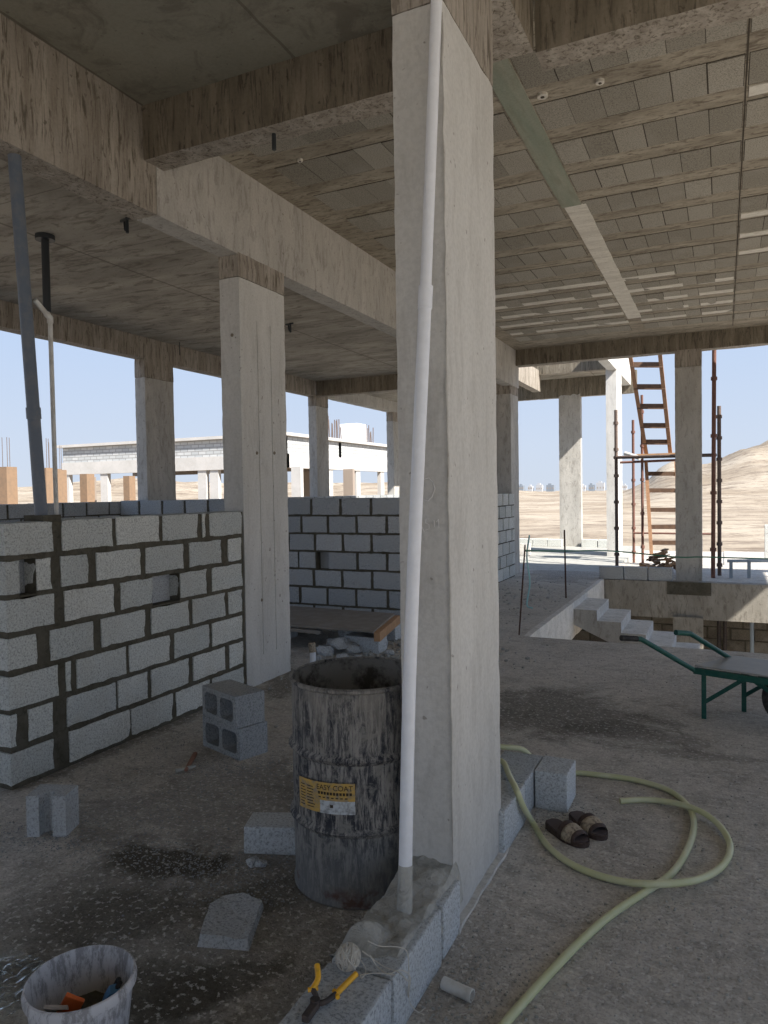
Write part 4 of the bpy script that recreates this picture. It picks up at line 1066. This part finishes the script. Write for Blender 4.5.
bm = bmesh.new(); tube(bm, [wc - sd * .02, wc + sd * .02], .115, 24); tube(bm, [wc - sd * .09, wc + sd * .09], .012, 10); link('wheel_hub', bm, 'pan', t)
for s_ in (-1, 1): bar(wc + sd * .085 * s_, Vector((wc.x, wc.y, zb)) + sd * .085 * s_ - ax * .28, 'fork', .010, .014)
# ------------------------------------------------------------------ gravel and dust scatter (uncountable)
def gravel(name, areas, n, rmin, rmax, mat, label):
    bm = bmesh.new()
    for _ in range(n):
        (cx, cy, rx, ry) = random.choice(areas)
        x, y = random.gauss(cx, rx), random.gauss(cy, ry)
        if x > -2.1 and y > 7.7: continue
        if -4.1 < x < -3.4 and y > 7.6: continue
        if -1.15 < x < -.87 and 1 < y < 3.7: continue
        if x < -3.56 and y < 4.9: continue
        if -3.85 < x < -3.55 and 4.8 < y < 5.7: continue
        if (x - dc[0]) ** 2 + (y - dc[1]) ** 2 < .085: continue
        r = random.uniform(rmin, rmax) * random.choice((.6, .8, 1))
        m = Matrix.Translation((x, y, r * .35)) @ Matrix.Rotation(random.uniform(0, 6), 4, 'Z') @ Matrix.Diagonal((r, r * random.uniform(.6, 1), r * .65, 1))
        q = bmesh.ops.create_icosphere(bm, subdivisions=1, radius=1, matrix=m)
    o = link(name, bm, mat); return tag(o, label, 'gravel', kind='stuff')
gravel('gravel', [(-2.6, 3.4, .35, .25), (-2.9, 2.9, .4, .25), (-2.2, 3.0, .5, .35), (-1.9, 2.6, .35, .3), (-2.5, 2.55, .4, .15), (-3.3, 3.9, .12, .5), (-1.9, 3.6, .5, .5), (-2.9, 2.4, .2, .08), (-2.0, 2.45, .2, .1), (-2.6, 3.5, .2, .1)], 5200, .0025, .0062, 'grit', 'loose grey grit scattered over the left floor')
gravel('gravel', [(-.4, 3.0, .4, .6), (-.75, 2.1, .12, .2), (-.5, 4.5, .6, .8), (0, 2.6, .5, .5), (-1.0, 6.5, .8, .9), (-.8, 3.6, .1, .12)], 2600, .003, .008, 'cement', 'fine grey grit scattered over the right floor')
gravel('gravel', [(-3.3, 7.2, .4, .3), (-2.8, 6.8, .5, .4), (-2.8, 5.7, .4, .5), (-3.0, 10.5, .5, 1.4), (-3.0, 6.2, .3, .3)], 1500, .012, .03, 'cement', 'coarse grey gravel on the floor beyond the drum')
# ------------------------------------------------------------------ desert ground
def axisv(lo, a, b, hi, n_in):
    out = []
    s = .9; v = a; L_ = [a]
    while v > lo: s *= 1.05; v -= s; L_.append(v)
    out = L_[::-1]
    out += [a + (b - a) * i / n_in for i in range(1, n_in)]
    s = .9; v = b; out.append(b)
    while v < hi: s *= 1.05; v += s; out.append(v)
    return out
XS = axisv(-900, -8.1, 6.2, 900, 3); YS = axisv(-500, -8.0, 21.4, 900, 3)
ridge = [(-60, 14), (0, 9), (130, 12), (250, 8), (400, 9), (490, 3), (540, .5), (610, .5), (625, 1.0), (647, 4.5), (660, 17), (673, 23), (690, 23), (705, 22.5), (721, 28), (735, 38), (745, 42), (768, 47), (800, 55), (900, 75), (1100, 60), (1600, 20)]
def hgt(x, y):
    if -9 < x < 7 and -9 < y < 23: return -.9
    r = math.hypot(x, y)
    dv = Vector((x, y, 0)); fw = dv.dot(F0); rt = dv.dot(R0)
    h = 0
    if fw > .15 * r:
        px = 384 + f * rt / fw
        e = 0
        if px <= ridge[0][0]: e = ridge[0][1]
        elif px >= ridge[-1][0]: e = ridge[-1][1]
        else:
            for i in range(len(ridge) - 1):
                if ridge[i][0] <= px <= ridge[i + 1][0]:
                    u = (px - ridge[i][0]) / (ridge[i + 1][0] - ridge[i][0]); e = ridge[i][1] * (1 - u) + ridge[i + 1][1] * u
        R1 = 330 if px < 560 else 230
        u = min(1, max(0, (fw - 90) / (R1 - 90))); u = u ** 1.6
        H1 = (e + 1) / f * R1 + 2.5 * min(1, e / 4)
        h = H1 * u
        if fw > R1: h = H1 * max(.6, 1 - (fw - R1) / 900)
        k_ = u * min(1.2, e / 12)
        h += noise.noise(Vector((x / 60, y / 60, 0))) * 3.0 * k_ + abs(noise.noise(Vector((x / 24, y / 24, 2)))) * -3.2 * k_ + noise.noise(Vector((x / 9, y / 9, 4))) * 1.1 * k_ + .8 * k_
    if r > 30: h += noise.noise(Vector((x / 14, y / 14, 7))) * .25
    return -.9 + h
bm = bmesh.new(); vg = [[bm.verts.new((x, y, hgt(x, y))) for y in YS] for x in XS]
for i in range(len(XS) - 1):
    for j in range(len(YS) - 1):
        cx, cy = (XS[i] + XS[i + 1]) / 2, (YS[j] + YS[j + 1]) / 2
        if -8.1 < cx < 6.2 and -8 < cy < 21.4: continue
        bm.faces.new((vg[i][j], vg[i + 1][j], vg[i + 1][j + 1], vg[i][j + 1]))
struct(link('ground', bm, 'sand', smooth=True, origin=(0, 0, 0)))
# ------------------------------------------------------------------ neighbouring unfinished villa
vz = -1.0
t = thing('unfinished_villa', 'long unfinished concrete and block building beyond the left facade', 'building', (-45, 60, vz))
X0, X1, Y0, Y1 = -57.6, -32.3, 50, 92
def vb(name, a, b, mat): bm = bmesh.new(); box(bm, a, b); return link(name, bm, mat, t)
vb('roof_edge', (X0 - .5, Y0 - .35, 6.35), (X1 + .35, Y1, 6.6), 'far_conc')
vb('parapet_wall', (X0, Y0, 4.9), (X1, Y0 + .3, 6.35), 'villa_block'); vb('parapet_wall', (X1 - .3, Y0, 4.9), (X1, Y1, 6.35), 'villa_block')
vb('ring_beam', (X0 - .1, Y0 - .1, 3.75), (X1 + .1, Y0 + .4, 4.9), 'far_conc'); vb('ring_beam', (X1 - .4, Y0 - .1, 3.75), (X1 + .1, Y1, 4.9), 'far_conc')
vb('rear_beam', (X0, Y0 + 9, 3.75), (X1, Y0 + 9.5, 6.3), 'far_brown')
for px in (66, 104, 150, 202, 214, 250, 296):
    q = PY(px, 480, Y0); vb('column', (q.x - .45, Y0, vz), (q.x + .45, Y0 + .4, 3.8), 'far_conc')
for y in (51.5, 57, 62.5, 68, 74, 80, 87): vb('column', (X1 - .4, y, vz), (X1, y + .8, 3.8), 'far_conc')
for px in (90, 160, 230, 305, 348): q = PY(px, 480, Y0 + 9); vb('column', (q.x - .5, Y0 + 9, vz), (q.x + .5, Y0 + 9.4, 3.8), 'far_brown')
q = PX(353, 440, X1 - 3)
bm = bmesh.new(); box(bm, (q.x - 1.1, q.y - 1.0, 6.6), (q.x + 1.1, q.y + 1.2, 8.8), 0, 0, .15)
tag(link('water_tank', bm, 'tank'), 'white water tank on the roof of the far unfinished building', 'water tank')
for i, px in enumerate((322, 328, 333, 338, 366, 370)):
    q = PX(px, 440, X1 - 1.5); bm = bmesh.new()
    for d_ in (0, .35, .7): tube(bm, [(q.x, q.y + d_, 6.6), (q.x + random.uniform(-.1, .1), q.y + d_, 8.2 + random.uniform(-.3, .7))], .05, 5)
    tag(link('rebar_bundle', bm, 'scaf'), 'column starter rebars on the roof of the far building', 'rebar', 'starter bars on the far roof')
fl = [(9, 467, 27), (48, 468, 27), (55, 469, 30), (61, 470, 33), (88, 474, 30), (130, 476, 36)]
for i, (px, py, D) in enumerate(fl):
    g = CAM + F0 * D + R0 * ((px - 384) / f * D); z1 = HZ(py, g.x, g.y); gz = hgt(g.x, g.y) - .1
    t = thing('formwork_column', 'ochre %s column outside beyond the left facade' % ['plywood-formed, alone at the far left,', 'plywood-formed, left of a close trio,', 'plywood-formed, middle of a close trio,', 'plywood-formed, right of a close trio,', 'sunlit, under the far building,', 'sunlit, beside the facade column,'][i], 'column', (g.x, g.y, gz), 'formwork columns outside')
    w = .20 if i else .22
    bm = bmesh.new(); box(bm, (g.x - w, g.y - w, gz), (g.x + w, g.y + w, z1)); link('form_panel', bm, 'formply', t)
    if i < 4:
        for dx, dy in ((-.13, -.1), (.13, -.1), (.0, .1)):
            bm = bmesh.new(); tube(bm, [(g.x + dx, g.y + dy, z1), (g.x + dx, g.y + dy, z1 + 1.1)], .012, 5); link('rebar', bm, 'scaf', t)
# far town
tn = [(522, 6, 5.5), (531, 5, 5), (540, 7, 6.5), (551, 9, 6), (563, 6, 5), (571, 8, 7), (592, 6, 6.0), (601, 9, 7.5), (612, 7, 5.5), (512, 7, 5), (583, 7, 5.6), (625, 5, 5.0)]
lb = ['second low white house from the left', 'small white house', 'taller white house', 'wide white house', 'low pale house', 'two-storey grey house', 'pale house right of the wide porch column', 'darker long house right of the wide porch column', 'low house beside the slim porch column', 'leftmost white house', 'white house behind the wide porch column', 'last pale house on the right']
for i, (px, w, h) in enumerate(tn):
    D = 620; g = CAM + F0 * D + R0 * ((px - 384) / f * D); z0 = hgt(g.x, g.y) - .5
    t = thing('far_house', lb[i] + ' of the distant town', 'house', (g.x, g.y, z0), 'distant town houses')
    bm = bmesh.new(); box(bm, (g.x - w * .36, g.y - 3, z0), (g.x + w * .36, g.y + 3, z0 + h)); box(bm, (g.x - w * .2, g.y - 2, z0 + h), (g.x + w * .1, g.y + 2, z0 + h + 1.3))
    link('house_wall', bm, 'house_white_hazed' if i % 3 else 'house_grey_hazed', t)
    for q in range(3):
        bm = bmesh.new(); xx = g.x - w * .3 + q * w * .27; box(bm, (xx, g.y - 3.05, z0 + 2.6), (xx + .8, g.y - 2.98, z0 + 3.9)); link('house_window', bm, 'far_brown', t)
# ------------------------------------------------------------------ light
sun = bpy.data.lights.new('sun', 'SUN'); so = bpy.data.objects.new('sun', sun); C.objects.link(so)
sun.energy = 9; sun.angle = math.radians(.6); sun.color = (1, .95, .87)
sdv = Vector((1, -.45, 1.02)).normalized(); so.rotation_euler = sdv.to_track_quat('Z', 'Y').to_euler()
W = bpy.data.worlds.new('sky'); S.world = W; W.use_nodes = True; nt = W.node_tree
bg = nt.nodes['Background']; tc = nt.nodes.new('ShaderNodeTexCoord'); sx = nt.nodes.new('ShaderNodeSeparateXYZ')
rp = nt.nodes.new('ShaderNodeValToRGB'); nt.links.new(tc.outputs['Generated'], sx.inputs[0]); nt.links.new(sx.outputs['Z'], rp.inputs['Fac'])
e = rp.color_ramp.elements; e[0].position = 0; e[0].color = (.66, .74, .86, 1); e[1].position = 1; e[1].color = (.30, .48, .85, 1)
for p_, c_ in ((.06, (.64, .74, .90)), (.2, (.55, .69, .93)), (.45, (.42, .60, .92))):
    q = e.new(p_); q.color = (*c_, 1)
nt.links.new(rp.outputs['Color'], bg.inputs['Color']); bg.inputs['Strength'].default_value = .80
